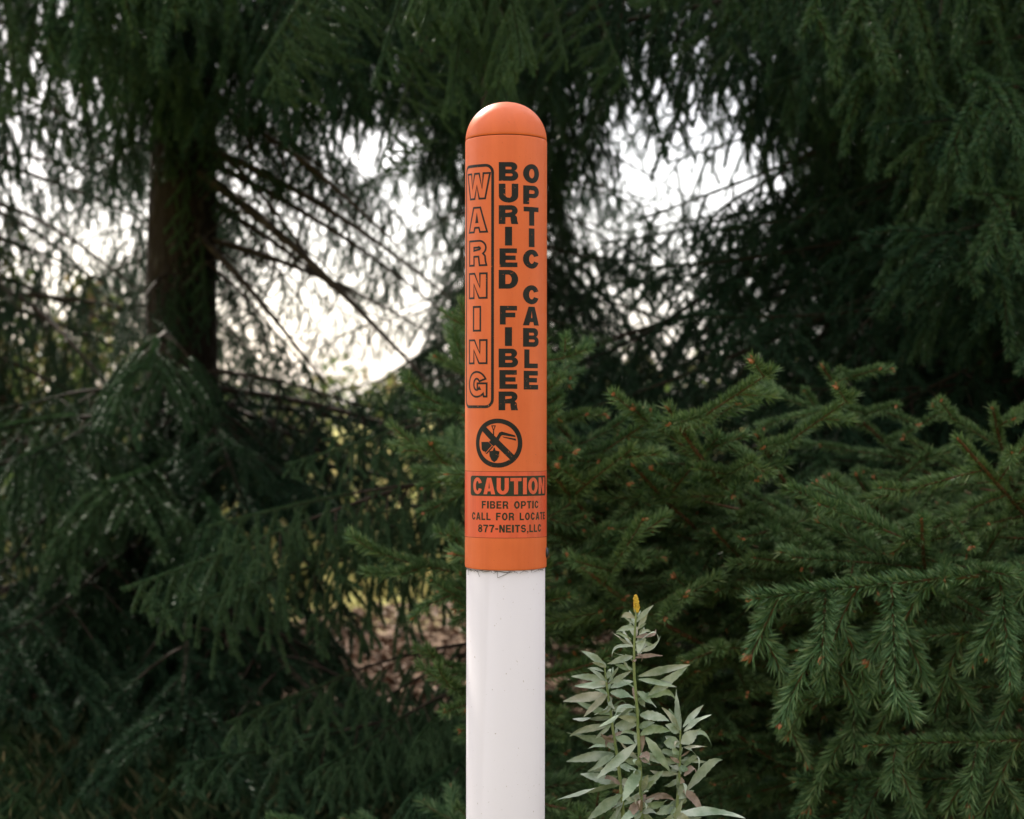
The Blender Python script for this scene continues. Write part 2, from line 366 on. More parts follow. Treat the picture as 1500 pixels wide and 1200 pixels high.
for z, px, py, d in ((2.25, 610, 525, 5.6), (2.15, 560, 470, 6.8), (1.95, 620, 465, 6.2), (2.35, 640, 400, 6.0), (2.55, 600, 330, 5.9), (2.4, 60, 270, 6.2), (2.0, 470, 545, 5.8), (2.6, 540, 290, 6.6), (2.3, 650, 440, 6.6), (2.45, 480, 400, 6.3)):
    tl.aim(BARE[int(px+d*10) % 3], z, at(px, py, d), L=2.05, drop=14, name='dead_branch', test=None)
for me, z, px, py, d in ((SPRAY[0], 2.9, 400, 290, 6.0), (SPRAY[1], 2.75, 370, 300, 5.9), (SPRAY[2], 2.9, 500, 270, 6.4), (PEND[0], 2.6, 200, 260, 5.9), (PEND[2], 2.5, 110, 290, 5.8), (SPRAY[3], 1.9, 450, 570, 6.0), (SPRAY[0], 1.8, 130, 520, 5.8)):
    tl.aim(me, z, at(px, py, d), L=2.0, drop=12, test=.55)
for me, z, px, py, d in ((PEND[3], 3.0, 480, 240, 7.4), (PEND[2], 2.6, 600, 420, 7.8), (PEND[0], 2.7, 440, 290, 7.2), (PEND[1], 2.45, 410, 400, 7.0), (PEND[2], 2.85, 540, 290, 7.6), (PEND[3], 2.2, 470, 500, 6.8), (PEND[0], 2.5, 370, 330, 6.2), (SPRAY[2], 2.05, 400, 520, 6.4), (PEND[1], 2.9, 590, 330, 7.6)):
    tl.aim(me, z, at(px, py, d), L=2.15, drop=12, test=None)
tl.whorls(.4, 1.4, .22, 5, SPRAY, 1.0, (-14, 0), .06, False, azr=(-200, 20))
tl.whorls(2.9, 4.2, .4, 4, PEND, 1.1, (-6, 8), .05, False, azr=(-195, 15))
tl.whorls(4.4, 11.2, .6, 4, COARSE, 1.75, (-6, 10), None)
tl.aim(PENDN[2], 2.6, at(310, 420, 6.1), 0.5, test=None)
tl.aim(PENDN[1], 2.3, at(305, 500, 6.1), 0.5, test=None)
tl.aim(PENDN[0], 2.75, at(225, 300, 6.0), 0.45, test=None)
tl.aim(PENDN[3], 2.0, at(240, 560, 5.9), 0.45, test=None)

tr = Spruce('dense dark spruce at the right whose low boughs with orange buds reach towards the post', 2.15, 4.75, 10.5, .17, 2)
for a in [(PENDN[0], 2.7, 1330, 50, 3.5, 0), (PENDN[1], 2.7, 1170, 40, 3.8, 0), (PENDN[2], 2.4, 1400, 180, 3.3, 0), (PEND[3], 2.7, 1090, 40, 4.3, 0), (SPRAYN[0], 2.3, 1300, 220, 3.5, 0), (SPRAYN[1], 2.0, 1270, 340, 3.6, 0),
          (PENDN[3], 1.9, 1400, 350, 3.3, 0), (SPRAYN[3], 1.7, 1330, 460, 3.6, 0), (SPRAY[0], 1.7, 1180, 420, 4.2, 0), (SPRAY[1], 1.5, 1050, 520, 4.3, 0), (PENDN[1], 1.5, 1440, 520, 3.2, 0),
          (PENDN[3], 3.0, 1120, 20, 4.2, 0), (PENDN[2], 2.9, 1230, 110, 3.9, 0), (PENDN[1], 2.6, 1250, 210, 4.0, 0), (PENDN[0], 2.8, 1170, 150, 4.5, 0), (PENDN[3], 2.5, 1180, 250, 4.4, 0), (PEND[0], 2.7, 1260, 170, 4.3, 0), (PEND[2], 2.6, 1310, 260, 4.2, 0), (PEND[1], 2.5, 1210, 250, 4.8, 0), (PEND[3], 2.9, 1200, 90, 4.4, 0), (SPRAY[2], 2.2, 1230, 330, 4.4, 0), (SPRAY[1], 2.0, 1090, 380, 4.8, 0), (SPRAY[0], 1.8, 970, 450, 5.0, 0), (PEND[2], 2.3, 1000, 360, 5.2, 0), (SPRAY[3], 1.2, 1150, 620, 4.1, 0), (SPRAY[0], 1.1, 1380, 700, 3.5, 0), (SPRAYN[2], .9, 1280, 810, 3.5, 0), (SPRAY[2], .7, 1180, 950, 3.7, 0), (PENDN[0], .7, 1400, 960, 3.2, 0), (SPRAY[0], .55, 1050, 1080, 3.9, 0), (PENDN[2], .5, 1250, 1090, 3.3, 0)]:
    me, z, px, py, d, ro = a; tr.aim(me, z, at(px, py, d), roll=ro, L={0: 2.15, 1: 1.9, 2: 1.62}[0 if me in PEND else 1 if me in SPRAY else 2], drop=12)
tr.whorls(.4, 2.2, .22, 6, SPRAY, .95, (-14, 2), .04, False)
tr.whorls(2.4, 4.0, .35, 6, PEND, 1.0, (-4, 8), .05, False)
tr.whorls(4.0, 10.2, .55, 5, COARSE, 1.6, (-6, 10), None)

tp = Spruce('spruce close behind the post, drooping boughs hanging at both sides above it', (738-750)/FPX*4.0, 4.0, 6.4, .06, 9)
for me, z, px, py, d in ((PENDN[0], 2.75, 560, 130, 3.6), (PENDN[1], 2.9, 630, 70, 3.5), (PENDN[2], 3.0, 500, 60, 3.8), (PENDN[3], 2.85, 420, 110, 3.9), (PENDN[0], 2.5, 650, 170, 3.5), (PENDN[2], 2.9, 700, 30, 3.4), (PENDN[1], 2.6, 810, 90, 3.6),
                         (PENDN[3], 2.7, 880, 120, 3.8), (PENDN[0], 3.0, 930, 10, 3.8), (PENDN[1], 3.0, 1010, 20, 4.0), (SPRAYN[0], 2.9, 380, 150, 4.2), (PENDN[2], 2.45, 590, 240, 3.9), (PENDN[3], 2.4, 740, 200, 3.7),
                         (SPRAYN[0], 1.05, 180, 880, 3.5), (PENDN[1], 1.0, 330, 800, 3.5), (SPRAYN[2], 1.2, 430, 690, 3.7), (SPRAYN[3], 1.3, 600, 600, 3.7), (PENDN[0], .85, 250, 930, 3.6), (SPRAYN[1], .6, 420, 1110, 3.7), (PENDN[3], .55, 580, 1110, 3.6),
                         (SPRAYN[1], 1.15, 640, 690, 3.5), (PENDN[2], .95, 520, 790, 3.6), (SPRAYN[2], 1.2, 880, 620, 3.6), (PENDN[0], 1.0, 950, 700, 3.5), (SPRAYN[3], 1.45, 900, 500, 4.0), (PENDN[1], .75, 900, 900, 3.6), (SPRAYN[0], .5, 850, 1060, 3.5), (SPRAYN[2], .4, 1000, 1100, 3.5)):
    tp.aim(me, z, at(px, py, d), L=1.62, drop=6, test=.5)
for me, z, px, py, d in ((SPRAYN[1], .5, 430, 1130, 3.4), (PENDN[3], .45, 600, 1110, 3.3), (SPRAYN[2], .42, 290, 1150, 3.4), (SPRAYN[0], .35, 640, 1170, 3.0), (SPRAYN[3], .6, 330, 1070, 3.5)):
    tp.aim(me, z, at(px, py, d), L=1.62, drop=6, test=None)
for me, z, px, py, d in ((PENDN[0], 2.55, 737, 120, 3.3), (PENDN[2], 2.8, 748, 40, 3.4), (PENDN[3], 2.4, 722, 170, 3.45), (PENDN[1], 2.95, 1050, 90, 4.1), (PENDN[0], 3.0, 1090, 30, 4.2)):
    tp.aim(me, z, at(px, py, d), L=1.62, drop=6, test=.5)
for me, z, px, py, d in ((SPRAYN[2], 1.15, 560, 725, 3.8), (SPRAYN[0], 1.2, 470, 650, 3.9), (SPRAYN[3], 1.05, 640, 770, 3.5), (SPRAYN[1], 1.3, 530, 585, 4.0), (PENDN[2], 1.2, 640, 640, 3.7), (SPRAYN[1], .9, 400, 800, 3.7)):
    tp.aim(me, z, at(px, py, d), L=1.62, drop=6, test=None)
tp.whorls(3.3, 6.1, .35, 4, COARSE, .9, (-4, 12), None)
tm = Spruce('shadowed spruce standing farther back between the thick brown trunk and the post', -.05, 8.0, 10.0, .12, 3)
for a in [(PEND[0], 3.3, 560, 60, 5.6, 0), (PEND[1], 3.2, 680, 120, 5.4, 0), (PEND[2], 3.4, 760, 40, 5.6, 0), (PEND[3], 3.2, 850, 60, 5.8, 0), (PEND[0], 3.5, 640, 20, 5.8, 0), (PEND[1], 2.8, 720, 230, 6.0, 0), (SPRAY[0], 2.0, 800, 420, 6.2, 0), (PEND[2], 2.9, 600, 200, 6.0, 0)]:
    me, z, px, py, d, ro = a; tm.aim(me, z, at(px, py, d), roll=ro, L=2.15 if me in PEND else 1.9, drop=12)
for me, z, px, py, d in ((PEND[0], 2.6, 870, 330, 6.6), (PEND[1], 2.8, 830, 230, 6.4), (PEND[2], 2.3, 890, 400, 6.8), (SPRAY[3], 2.0, 900, 470, 6.6), (SPRAY[1], 2.2, 660, 480, 6.6), (SPRAY[2], 1.7, 620, 560, 6.4)):
    tm.aim(me, z, at(px, py, d), L=2.1, drop=12, test=.4)
tm.whorls(.9, 2.3, .3, 4, SPRAY, .95, (-14, 2), .05, False, azr=(-110, 70))
tm.whorls(2.8, 4.6, .35, 5, PEND, 1.0, (-4, 8), .05, False, azr=(-130, 70))
tm.whorls(4.6, 9.7, .55, 5, COARSE, 1.5, (-6, 10), None)

tb_ = Spruce('black shaded spruce behind the young spruce and right of the bright sky gap', 1.72, 6.6, 10.5, .13, 4)
for me, z, px, py, d in ((PEND[0], 3.1, 1070, 120, 5.2), (PEND[1], 3.0, 1120, 150, 5.4), (PEND[2], 3.2, 1150, 80, 5.0), (PEND[3], 3.2, 1040, 30, 5.1), (PEND[0], 2.8, 1210, 200, 5.2), (PEND[1], 3.3, 1240, 60, 4.9), (PEND[2], 2.4, 1120, 330, 5.4), (PEND[3], 2.3, 1010, 350, 5.4), (SPRAY[0], 1.9, 930, 400, 5.4), (SPRAY[1], 1.9, 860, 470, 5.5)):
    tb_.aim(me, z, at(px, py, d), L=2.1, drop=12, test=.45)
for me, z, px, py, d in ((PEND[1], 2.9, 1090, 170, 5.4), (PEND[2], 3.1, 1130, 70, 5.2), (SPRAY[0], 2.2, 1000, 335, 5.6), (PEND[3], 2.9, 1170, 160, 5.6), (SPRAY[2], 2.1, 860, 400, 5.8)):
    tb_.aim(me, z, at(px, py, d), L=2.1, drop=12, test=None)
tb_.whorls(.3, 2.0, .2, 6, SPRAY, 1.05, (-12, 2), .04, False)
tb_.whorls(2.1, 4.2, .28, 6, PEND, 1.05, (-4, 8), .05, False)
tb_.whorls(4.2, 10.2, .6, 5, COARSE, 1.6, (-6, 10), None)
tk = Spruce('spruce cut by the left edge of the view behind hanging branches', -3.3, 7.4, 10.5, .15, 5)
tk.whorls(.4, 1.6, .3, 4, SPRAY, 1.0, (-12, 2), .05, False, azr=(150, 300))
tk.whorls(2.6, 4.4, .32, 5, PEND, 1.1, (-4, 8), .05, False, azr=(150, 330))
tk.whorls(4.4, 10.2, .6, 5, COARSE, 1.6, (-6, 10), None)
for k, (px, d, lb) in enumerate(((-50, 10.5, 'thin spruce in the back row at the far left of the view'), (262, 16.0, 'thin back row spruce behind the thick brown trunk, its boughs showing either side of it'),
                                 (752, 14.0, 'thin back row spruce hidden behind the post, its boughs showing at the right'), (1345, 9.5, 'thin spruce in the back row right of the second sky gap'), (1620, 10.0, 'thin spruce in the back row behind the right edge'))):
    tq = Spruce(lb, (px-750)/FPX*d, d, 4.8, .045, 40+k, group='thin spruces of the back row')
    tq.whorls(.8, 4.5, .27, 5, SPARSE, 1.0, (-16, 4), None, False)

# ------------------------------------------------------------------ young spruces close behind the post
def young(label, px, d, H, seed, reach, z0=.3):
    x = (px-750)/FPX*d
    t = Spruce(label, x, d, H, .013, seed, name='young_spruce', mat_=M_TWIG)
    z = z0; rng = t.rng
    def br(z, az, pit, l):
        L, ms = min(YOUNG, key=lambda q_: abs(q_[0]-l)); t.put(ms[rng.integers(3)], z, az, pit, min(1.25, max(.8, l/L)), rng.normal(0, 20), .12)
    while z < H-.08:
        a0 = rng.uniform(0, 360); l = reach*(1-z/H)**.62+.14
        for k in range(4): br(z+rng.uniform(-.03, .03), a0+k*90+rng.normal(0, 12), 28*(z/H)**2-6+rng.normal(0, 7), l*rng.uniform(.8, 1.15))
        for k in range(2): br(z+rng.uniform(.03, .09), rng.uniform(-140, -40), rng.uniform(-5, 30), .22)
        z += .13*rng.uniform(.8, 1.2)
    if z0 > .4:
        for k in range(7): br(.16+.055*k, -90+rng.uniform(-55, 55), rng.uniform(-8, 14), rng.uniform(.22, .34))
    br(H-.2, 0, 82, .27)
    for k in range(4): br(H-.19, 90*k+30, 50, .22)
    return t
young('low young spruce close behind the marker post, its tips showing on both sides', 735, 2.75, 1.36, 22, .30)
for k, (z, px, py, d) in enumerate(((1.2, 880, 560, 2.5), (1.2, 975, 600, 2.45), (1.1, 1085, 690, 2.5), (1.15, 1190, 605, 2.4), (1.05, 1335, 685, 2.45), (1.1, 870, 600, 2.6), (1.0, 830, 650, 2.7), (.95, 930, 720, 2.45), (.9, 1080, 745, 2.35),
        (1.0, 1210, 700, 2.4), (1.25, 1390, 560, 2.7), (1.2, 1455, 600, 2.6), (.85, 835, 770, 2.8), (.8, 985, 800, 2.55), (.85, 1150, 790, 2.55), (.9, 1270, 780, 2.5), (.7, 890, 880, 2.75), (.62, 980, 950, 2.7), (.6, 1120, 990, 2.65), (.45, 1010, 1090, 2.8), (1.15, 960, 640, 2.6), (1.1, 1110, 640, 2.55), (1.0, 1400, 700, 2.7), (.45, 880, 1040, 2.9))):
    me = LOWB[k % 5]; T_ = TIPS[me.name]
    tr.aim(me, z, at(px, py, d), L=float(np.linalg.norm(T_)), drop=-math.degrees(math.atan2(T_[2], math.hypot(T_[0], T_[1]))), roll=tr.rng.normal(0, 14), test=None)
tn = Spruce('spruce beyond the right edge whose comb like bough droops into view', 1.75, 2.75, 6.0, .09, 6)
for me, z, px, py, d, ro in ((COMB[0], .88, 1115, 900, 2.25, 0), (COMB[1], .80, 1230, 985, 2.3, 0), (COMB[2], .66, 1190, 1060, 2.4, 0), (COMB[1], .55, 1330, 1130, 2.25, 0), (COMB[2], .86, 1330, 900, 2.5, 0), (COMB[0], .45, 1180, 1160, 2.5, 0)):
    tn.aim(me, z, at(px, py, d), roll=ro, L=1.12, drop=1)
tn.whorls(2.4, 5.6, .3, 5, COARSE, .7, (-4, 12), None)
#@@END

# ------------------------------------------------------------------ ground, grass, litter
M_GROUND = mat('ground', (.1, .09, .05), .95, .1)
n1 = noise(M_GROUND, .55, 6); n2 = noise(M_GROUND, 14, 6)
gc = ramp(M_GROUND, n1, [(.38, (.085, .055, .036)), (.5, (.12, .10, .045)), (.62, (.11, .135, .04))])
gl = ramp(M_GROUND, n2, [(.35, (.09, .055, .035)), (.55, (.24, .165, .115)), (.7, (.33, .24, .18))])
sx = N(M_GROUND, 'ShaderNodeSeparateXYZ'); tcg = N(M_GROUND, 'ShaderNodeTexCoord'); LK(M_GROUND, tcg.outputs['Object'], sx.inputs[0])
mr = N(M_GROUND, 'ShaderNodeMapRange'); mr.inputs[1].default_value = 8.3; mr.inputs[2].default_value = 9.6; LK(M_GROUND, sx.outputs[1], mr.inputs[0])
mr2 = N(M_GROUND, 'ShaderNodeMapRange'); mr2.inputs[1].default_value = 5.6; mr2.inputs[2].default_value = 5.0; LK(M_GROUND, sx.outputs[1], mr2.inputs[0])
mxm = N(M_GROUND, 'ShaderNodeMath'); mxm.operation = 'MAXIMUM'; LK(M_GROUND, mr.outputs[0], mxm.inputs[0]); LK(M_GROUND, mr2.outputs[0], mxm.inputs[1])
LK(M_GROUND, mixc(M_GROUND, mxm.outputs[0], gl, ramp(M_GROUND, n1, [(.35, (.26, .24, .08)), (.65, (.36, .34, .11))])), BS(M_GROUND).inputs['Base Color'])
bump(M_GROUND, n2, .8, .03)
rngG = np.random.default_rng(5)
def hgt(x, y): return .035*np.sin(x*1.3+.4)*np.sin(y*.9)+.02*np.sin(x*3.1+y*2.3)
gx = np.concatenate([[-600, -200, -60, -20], np.linspace(-8, 8, 81), [20, 60, 200, 600]]); gy = np.concatenate([[-600, -100, -20], np.linspace(-4, 16, 101), [24, 50, 120, 300, 900]])
X, Y = np.meshgrid(gx, gy); near = (np.abs(X) < 9) & (Y > -5) & (Y < 17)
Z = np.where(near, hgt(X, Y), 0); W_ = len(gx)
i = np.arange(len(gy)-1)[:, None]*W_; j = np.arange(W_-1)[None]
GF = np.stack([i+j, i+j+1, i+W_+j+1, i+W_+j], -1).reshape(-1, 4)
tag(link('ground', add_mesh('ground', np.stack([X, Y, Z], -1).reshape(-1, 3), [(GF, 0, True)], [M_GROUND])), None, None, kind='structure')

def blades(name, regions, mat_, seed):
    rng = np.random.default_rng(seed); VV = []
    for x0, x1, y0, y1, n, h, wd in regions:
        x = rng.uniform(x0, x1, n); y = rng.uniform(y0, y1, n)
        keep = np.sin(x*2.7+1)+np.sin(y*2.1+x)+rng.normal(0, .8, n) > -.9; x, y = x[keep], y[keep]; n = len(x)
        hh = h*rng.uniform(.4, 1.25, n); a = rng.uniform(0, 2*np.pi, n); lean = rng.uniform(.1, .9, n)*hh
        base = np.stack([x, y, hgt(x, y)-.01], 1); dv = np.stack([np.cos(a), np.sin(a), 0*a], 1); sv = np.stack([-np.sin(a), np.cos(a), 0*a], 1)*(wd*rng.uniform(.6, 1.3, n))[:, None]
        mid = base+dv*(lean*.3)[:, None]; mid[:, 2] += hh*.6; tip = base+dv*lean[:, None]; tip[:, 2] += hh*.95
        VV.append(np.stack([base-sv, base+sv, mid+sv*.75, tip, mid-sv*.75], 1).reshape(-1, 3))
    V = np.concatenate(VV); F = np.arange(len(V)).reshape(-1, 5)
    return link(name, add_mesh(name, V, [(F, 0, False)], [mat_]))
M_GRASS = mat('grass', (.08, .12, .04), .5, .3)
LK(M_GRASS, ramp(M_GRASS, island(M_GRASS), [(0, (.022, .055, .022)), (.6, (.045, .085, .032)), (.85, (.10, .12, .05)), (1, (.26, .21, .11))]), BS(M_GRASS).inputs['Base Color'])
M_GRASSY = mat('meadow_grass', (.2, .2, .06), .6, .2)
LK(M_GRASSY, ramp(M_GRASSY, island(M_GRASSY), [(0, (.22, .25, .09)), (.5, (.40, .37, .17)), (1, (.58, .50, .28))]), BS(M_GRASSY).inputs['Base Color'])
for m_, f_ in ((M_GRASSY, .5), (M_GRASS, .3)):
    b_ = BS(m_); t_ = N(m_, 'ShaderNodeBsdfTranslucent'); LK(m_, b_.inputs['Base Color'].links[0].from_socket, t_.inputs[0]); x_ = N(m_, 'ShaderNodeMixShader'); x_.inputs[0].default_value = f_
    LK(m_, b_.outputs[0], x_.inputs[1]); LK(m_, t_.outputs[0], x_.inputs[2]); LK(m_, x_.outputs[0], m_.node_tree.nodes['Material Output'].inputs[0])
tag(blades('grass', [(-3.6, .8, 3.2, 5.6, 42000, .13, .0026), (.8, 3, 2.4, 5.4, 12000, .12, .0026), (-1.2, 1.6, 1.0, 3.2, 16000, .14, .0024)], M_GRASS, 8), 'short green grass in front of the spruces', 'grass', kind='stuff')
tag(blades('meadow_grass', [(-9, 9, 9.3, 17, 30000, .20, .007), (-30, 30, 17, 48, 20000, .5, .03)], M_GRASSY, 9), 'sunlit yellow meadow grass seen beyond the spruces', 'grass', kind='stuff')
def scatter_leaves(name, n, box, size, mat_, seed, flat=True):
    rng = np.random.default_rng(seed); x = rng.uniform(box[0], box[1], n); y = rng.uniform(box[2], box[3], n)
    c = np.stack([x, y, hgt(x, y)+rng.uniform(.004, .03, n)], 1); a = rng.normal(0, 1, (n, 3)); a[:, 2] *= .35; a /= np.linalg.norm(a, axis=1)[:, None]
    b = np.cross(a, rng.normal(0, .35, (n, 3))+np.array((0, 0, 1))); b /= np.linalg.norm(b, axis=1)[:, None]; s = size*rng.uniform(.5, 1.3, n)[:, None]
    q = np.cross(a, b)*s*.25
    V = np.stack([c-a*s, c-a*s*.2+b*s*.42-q, c+a*s*.4+b*s*.38+q, c+a*s*1.1, c+a*s*.3-b*s*.4+q, c-a*s*.3-b*s*.42-q], 1).reshape(-1, 3)
    o = np.arange(n)[:, None]*6; F = np.concatenate([o+np.array([[0, 1, 2, 3]]), o+np.array([[0, 3, 4, 5]])])
    return link(name, add_mesh(name, V, [(F, 0, False)], [mat_]))
M_LIT = mat('leaf_litter', (.25, .17, .12), .85, .15)
LK(M_LIT, ramp(M_LIT, island(M_LIT), [(0, (.09, .05, .03)), (.4, (.24, .15, .10)), (.8, (.36, .26, .20)), (1, (.5, .42, .36))]), BS(M_LIT).inputs['Base Color'])
tag(scatter_leaves('leaf_litter', 14000, (-4, 3.2, 5.0, 9.4), .035, M_LIT, 12), 'dry pinkish brown leaf litter under the spruces', 'leaf litter', kind='stuff')

# ------------------------------------------------------------------ leafy growth beyond the spruces
M_LEAF = mat('shrub_leaf', (.1, .16, .05), .5, .35)
lc = ramp(M_LEAF, island(M_LEAF), [(0, (.06, .11, .03)), (.5, (.13, .17, .05)), (.85, (.22, .21, .08)), (1, (.30, .20, .11))])
LK(M_LEAF, lc, BS(M_LEAF).inputs['Base Color'])
t_ = N(M_LEAF, 'ShaderNodeBsdfTranslucent'); LK(M_LEAF, lc, t_.inputs[0]); ms_ = N(M_LEAF, 'ShaderNodeMixShader'); ms_.inputs[0].default_value = .4
LK(M_LEAF, BS(M_LEAF).outputs[0], ms_.inputs[1]); LK(M_LEAF, t_.outputs[0], ms_.inputs[2]); LK(M_LEAF, ms_.outputs[0], M_LEAF.node_tree.nodes['Material Output'].inputs[0])
def leaf_cloud(cs, n, size, rng):
    k = rng.integers(0, len(cs), n); c = np.array([q[:3] for q in cs])[k]; r = np.array([q[3] for q in cs])[k]
    d = rng.normal(0, 1, (n, 3)); d /= np.linalg.norm(d, axis=1)[:, None]; p = c+d*(r*rng.uniform(.25, 1, n)**.6)[:, None]
    a = rng.normal(0, 1, (n, 3)); a[:, 2] -= .4; a /= np.linalg.norm(a, axis=1)[:, None]; b = np.cross(a, rng.normal(0, 1, (n, 3))); b /= np.linalg.norm(b, axis=1)[:, None]
    s = size*rng.uniform(.6, 1.3, n)[:, None]; q = np.cross(a, b)*s*.18
    V = np.stack([p-a*s, p-a*s*.3+b*s*.42+q, p+a*s*.3+b*s*.36+q, p+a*s, p+a*s*.3-b*s*.36+q, p-a*s*.3-b*s*.42+q], 1).reshape(-1, 3)
    o = np.arange(n)[:, None]*6
    return V, np.concatenate([o+np.array([[0, 1, 2, 3]]), o+np.array([[0, 3, 4, 5]])])
def shrub(label, x, y, h, rad, n, size, seed, group='leafy shrubs beyond the spruces'):
    rng = np.random.default_rng(seed); t = empty('leafy_shrub', (x, y, 0), label, 'shrub', group); tb = Tubes(); cs = []
    for k in range(9):
        a = rng.uniform(0, 6.28); d = np.array((math.cos(a)*rad*.3, math.sin(a)*rad*.3, h*.5)); P = grow((rng.normal(0, .05), rng.normal(0, .05), -.02), d, h*rng.uniform(.7, 1.0), .15, 9, rng, .2)
        tb.add(P, np.linspace(.014, .003, 10), 5)
        for q in P[3:]: cs.append((*(q+rng.normal(0, rad*.16, 3)), rad*rng.uniform(.14, .34)))
    V, F = tb.get(); link('stem', add_mesh('stem', V, [(F, 0, True)], [M_DEAD]), t)
    V, F = leaf_cloud(cs, n, size, rng); V[:, 2] = np.maximum(V[:, 2], .03)
    link('foliage', add_mesh('foliage', V, [(F, 0, False)], [M_LEAF]), t)
shrub('tall loose backlit shrub at the far left beyond the hanging branches', -4.1, 11.5, 2.6, 1.1, 4200, .05, 31)
shrub('sparse yellowing shrub just left of the thick brown trunk', -3.5, 12.0, 2.3, .8, 2600, .045, 32)
shrub('low bushy shrub in the gap between brown trunk and post', -2.3, 14.5, 1.35, .7, 3000, .05, 33)
shrub('broad leaved shrub at left in front of the thick brown trunk', -2.55, 6.0, 1.15, .55, 1500, .045, 34)
shrub('backlit shrub in the distance behind the right spruces', 2.6, 12.0, 1.6, 1.0, 3200, .05, 35)
rng = np.random.default_rng(77)
cs = [(x, 95+rng.normal(0, 4), h*.5, h*.62) for x, h in zip(np.linspace(-75, 75, 60), rng.uniform(2.2, 5.0, 60))]
V, F = leaf_cloud(cs, 16000, .35, rng); V[:, 2] = np.maximum(V[:, 2], .05)
tag(link('distant_wood', add_mesh('distant_wood', V, [(F, 0, False)], [M_LEAF])), 'low green wood far off beyond the meadow', 'wood', kind='stuff')

# ------------------------------------------------------------------ the marker post
D0 = 1.78; S = D0/FPX; PX0 = 739.5
RS, RP = 59.8*S, 57.6*S                   # sleeve and pipe radii
post = empty('marker_post', ((PX0-750)*S, D0, 0), 'orange domed cable marker post on a white pipe with black warning lettering', 'marker post')
post.rotation_euler = (0, R(.06), 0)
M_ORANGE = mat('orange_plastic', (.74, .15, .045), .46, .35)
o1 = ramp(M_ORANGE, noise(M_ORANGE, 14, 6), [(.3, (.70, .138, .040)), (.7, (.77, .165, .055))])
o2 = ramp(M_ORANGE, noise(M_ORANGE, 55, 5, (1, 1, .04)), [(.40, (1, 1, 1)), (.74, (.90, .85, .82))])
oc = mixc(M_ORANGE, 1.0, o1, o2, 'MULTIPLY')
sp = ramp(M_ORANGE, noise(M_ORANGE, 420, 2), [(.70, (0, 0, 0)), (.76, (1, 1, 1))])
oc = mixc(M_ORANGE, sp, oc, (.52, .10, .035))
LK(M_ORANGE, oc, BS(M_ORANGE).inputs['Base Color'])
LK(M_ORANGE, ramp(M_ORANGE, noise(M_ORANGE, 90, 5), [(.3, (.38,)*3), (.7, (.56,)*3)]), BS(M_ORANGE).inputs['Roughness'])
BS(M_ORANGE).inputs['Subsurface Weight'].default_value = .08; BS(M_ORANGE).inputs['Subsurface Radius'].default_value = (.004, .001, .0005); BS(M_ORANGE).inputs['Subsurface Scale'].default_value = .5
bump(M_ORANGE, noise(M_ORANGE, 130, 4), .06, .002)
M_STICK = mat('caution_sticker', (.75, .12, .05), .30, .5)
k1 = ramp(M_STICK, noise(M_STICK, 38, 3, (1, 1, .015)), [(.38, (.80, .112, .056)), (.55, (.74, .105, .050)), (.68, (.56, .075, .036))])
LK(M_STICK, k1, BS(M_STICK).inputs['Base Color'])
M_PIPE = mat('white_pipe', (.70, .665, .69), .6, .25)
p1 = ramp(M_PIPE, noise(M_PIPE, 7, 5, (1, 1, .35)), [(.3, (.675, .635, .665)), (.7, (.715, .675, .705))])
p2 = ramp(M_PIPE, noise(M_PIPE, 260, 2), [(.705, (0, 0, 0)), (.75, (1, 1, 1))])
p3 = ramp(M_PIPE, noise(M_PIPE, 45, 4, (1, 1, .06)), [(.58, (0, 0, 0)), (.85, (.16, .16, .16))])
LK(M_PIPE, mixc(M_PIPE, p2, mixc(M_PIPE, p3, p1, (.55, .50, .46)), (.42, .36, .31)), BS(M_PIPE).inputs['Base Color'])
bump(M_PIPE, noise(M_PIPE, 80, 4), .05, .002)
def ink(name, col, worn, rough=.42):
    m = mat(name, col, rough, .18)
    a = ramp(m, noise(m, 330, 3), [(.64, (0, 0, 0)), (.70, (1, 1, 1))]); b = ramp(m, noise(m, 26, 3), [(.50, (0, 0, 0)), (.62, (1, 1, 1))])
    f = mixc(m, 1.0, a, b, 'MULTIPLY'); c = ramp(m, noise(m, 60, 4), [(.3, col), (.7, tuple(x*1.7 for x in col))])
    LK(m, mixc(m, f, c, worn), BS(m).inputs['Base Color']); return m
M_INK = ink('black_ink', (.012, .013, .014), (.45, .12, .05))
M_INK2 = ink('sticker_ink', (.020, .026, .020), (.30, .08, .035), .33)
M_DARK = mat('dark_gap', (.05, .018, .01), .9, .1)
M_EDGE = mat('sticker_edge', (.30, .055, .03), .7, .2)
M_SCREW = mat('blue_black_screw', (.02, .03, .045), .35, .5)

def zpx(y, th=90.0):                       # photograph row -> height, for a point at angle th round the post
    return CAM_H-(y-600)*S*(D0-RS*math.cos(R(th)))/D0
def lathe(name, prof, mats, parent, k=96, mi=0, closed=False):
    a = np.arange(k)*2*np.pi/k; V = np.concatenate([np.stack([r*np.cos(a), r*np.sin(a), np.full(k, z)], 1) for r, z in prof])
    i = np.arange(len(prof)-1)[:, None]*k; j = np.arange(k)[None]; j2 = (j+1) % k
    F = np.stack([i+j, i+j2, i+k+j2, i+k+j], -1).reshape(-1, 4)
    return link(name, add_mesh(name, V, [(F, mi, True)], mats), parent)
ZB, ZS, ZT = zpx(830), zpx(207), zpx(151)
lathe('pipe', [(RP, -.3), (RP, ZB+.1), (RP*.9, ZB+.1)], [M_PIPE], post)
sl_ = lathe('sleeve', [(RP+.0003, ZB+.06), (RP+.0004, ZB+.002), (RP+.0008, ZB+.0004), (RS-.0006, ZB), (RS-.0001, ZB+.0006), (RS, ZB+.002)]+[(RS, z) for z in np.linspace(ZB+.01, ZS-.002, 12)]+[(RS-.0003, ZS-.0009), (RS-.0016, ZS-.0006), (RS-.003, ZS-.0006)], [M_ORANGE], post)
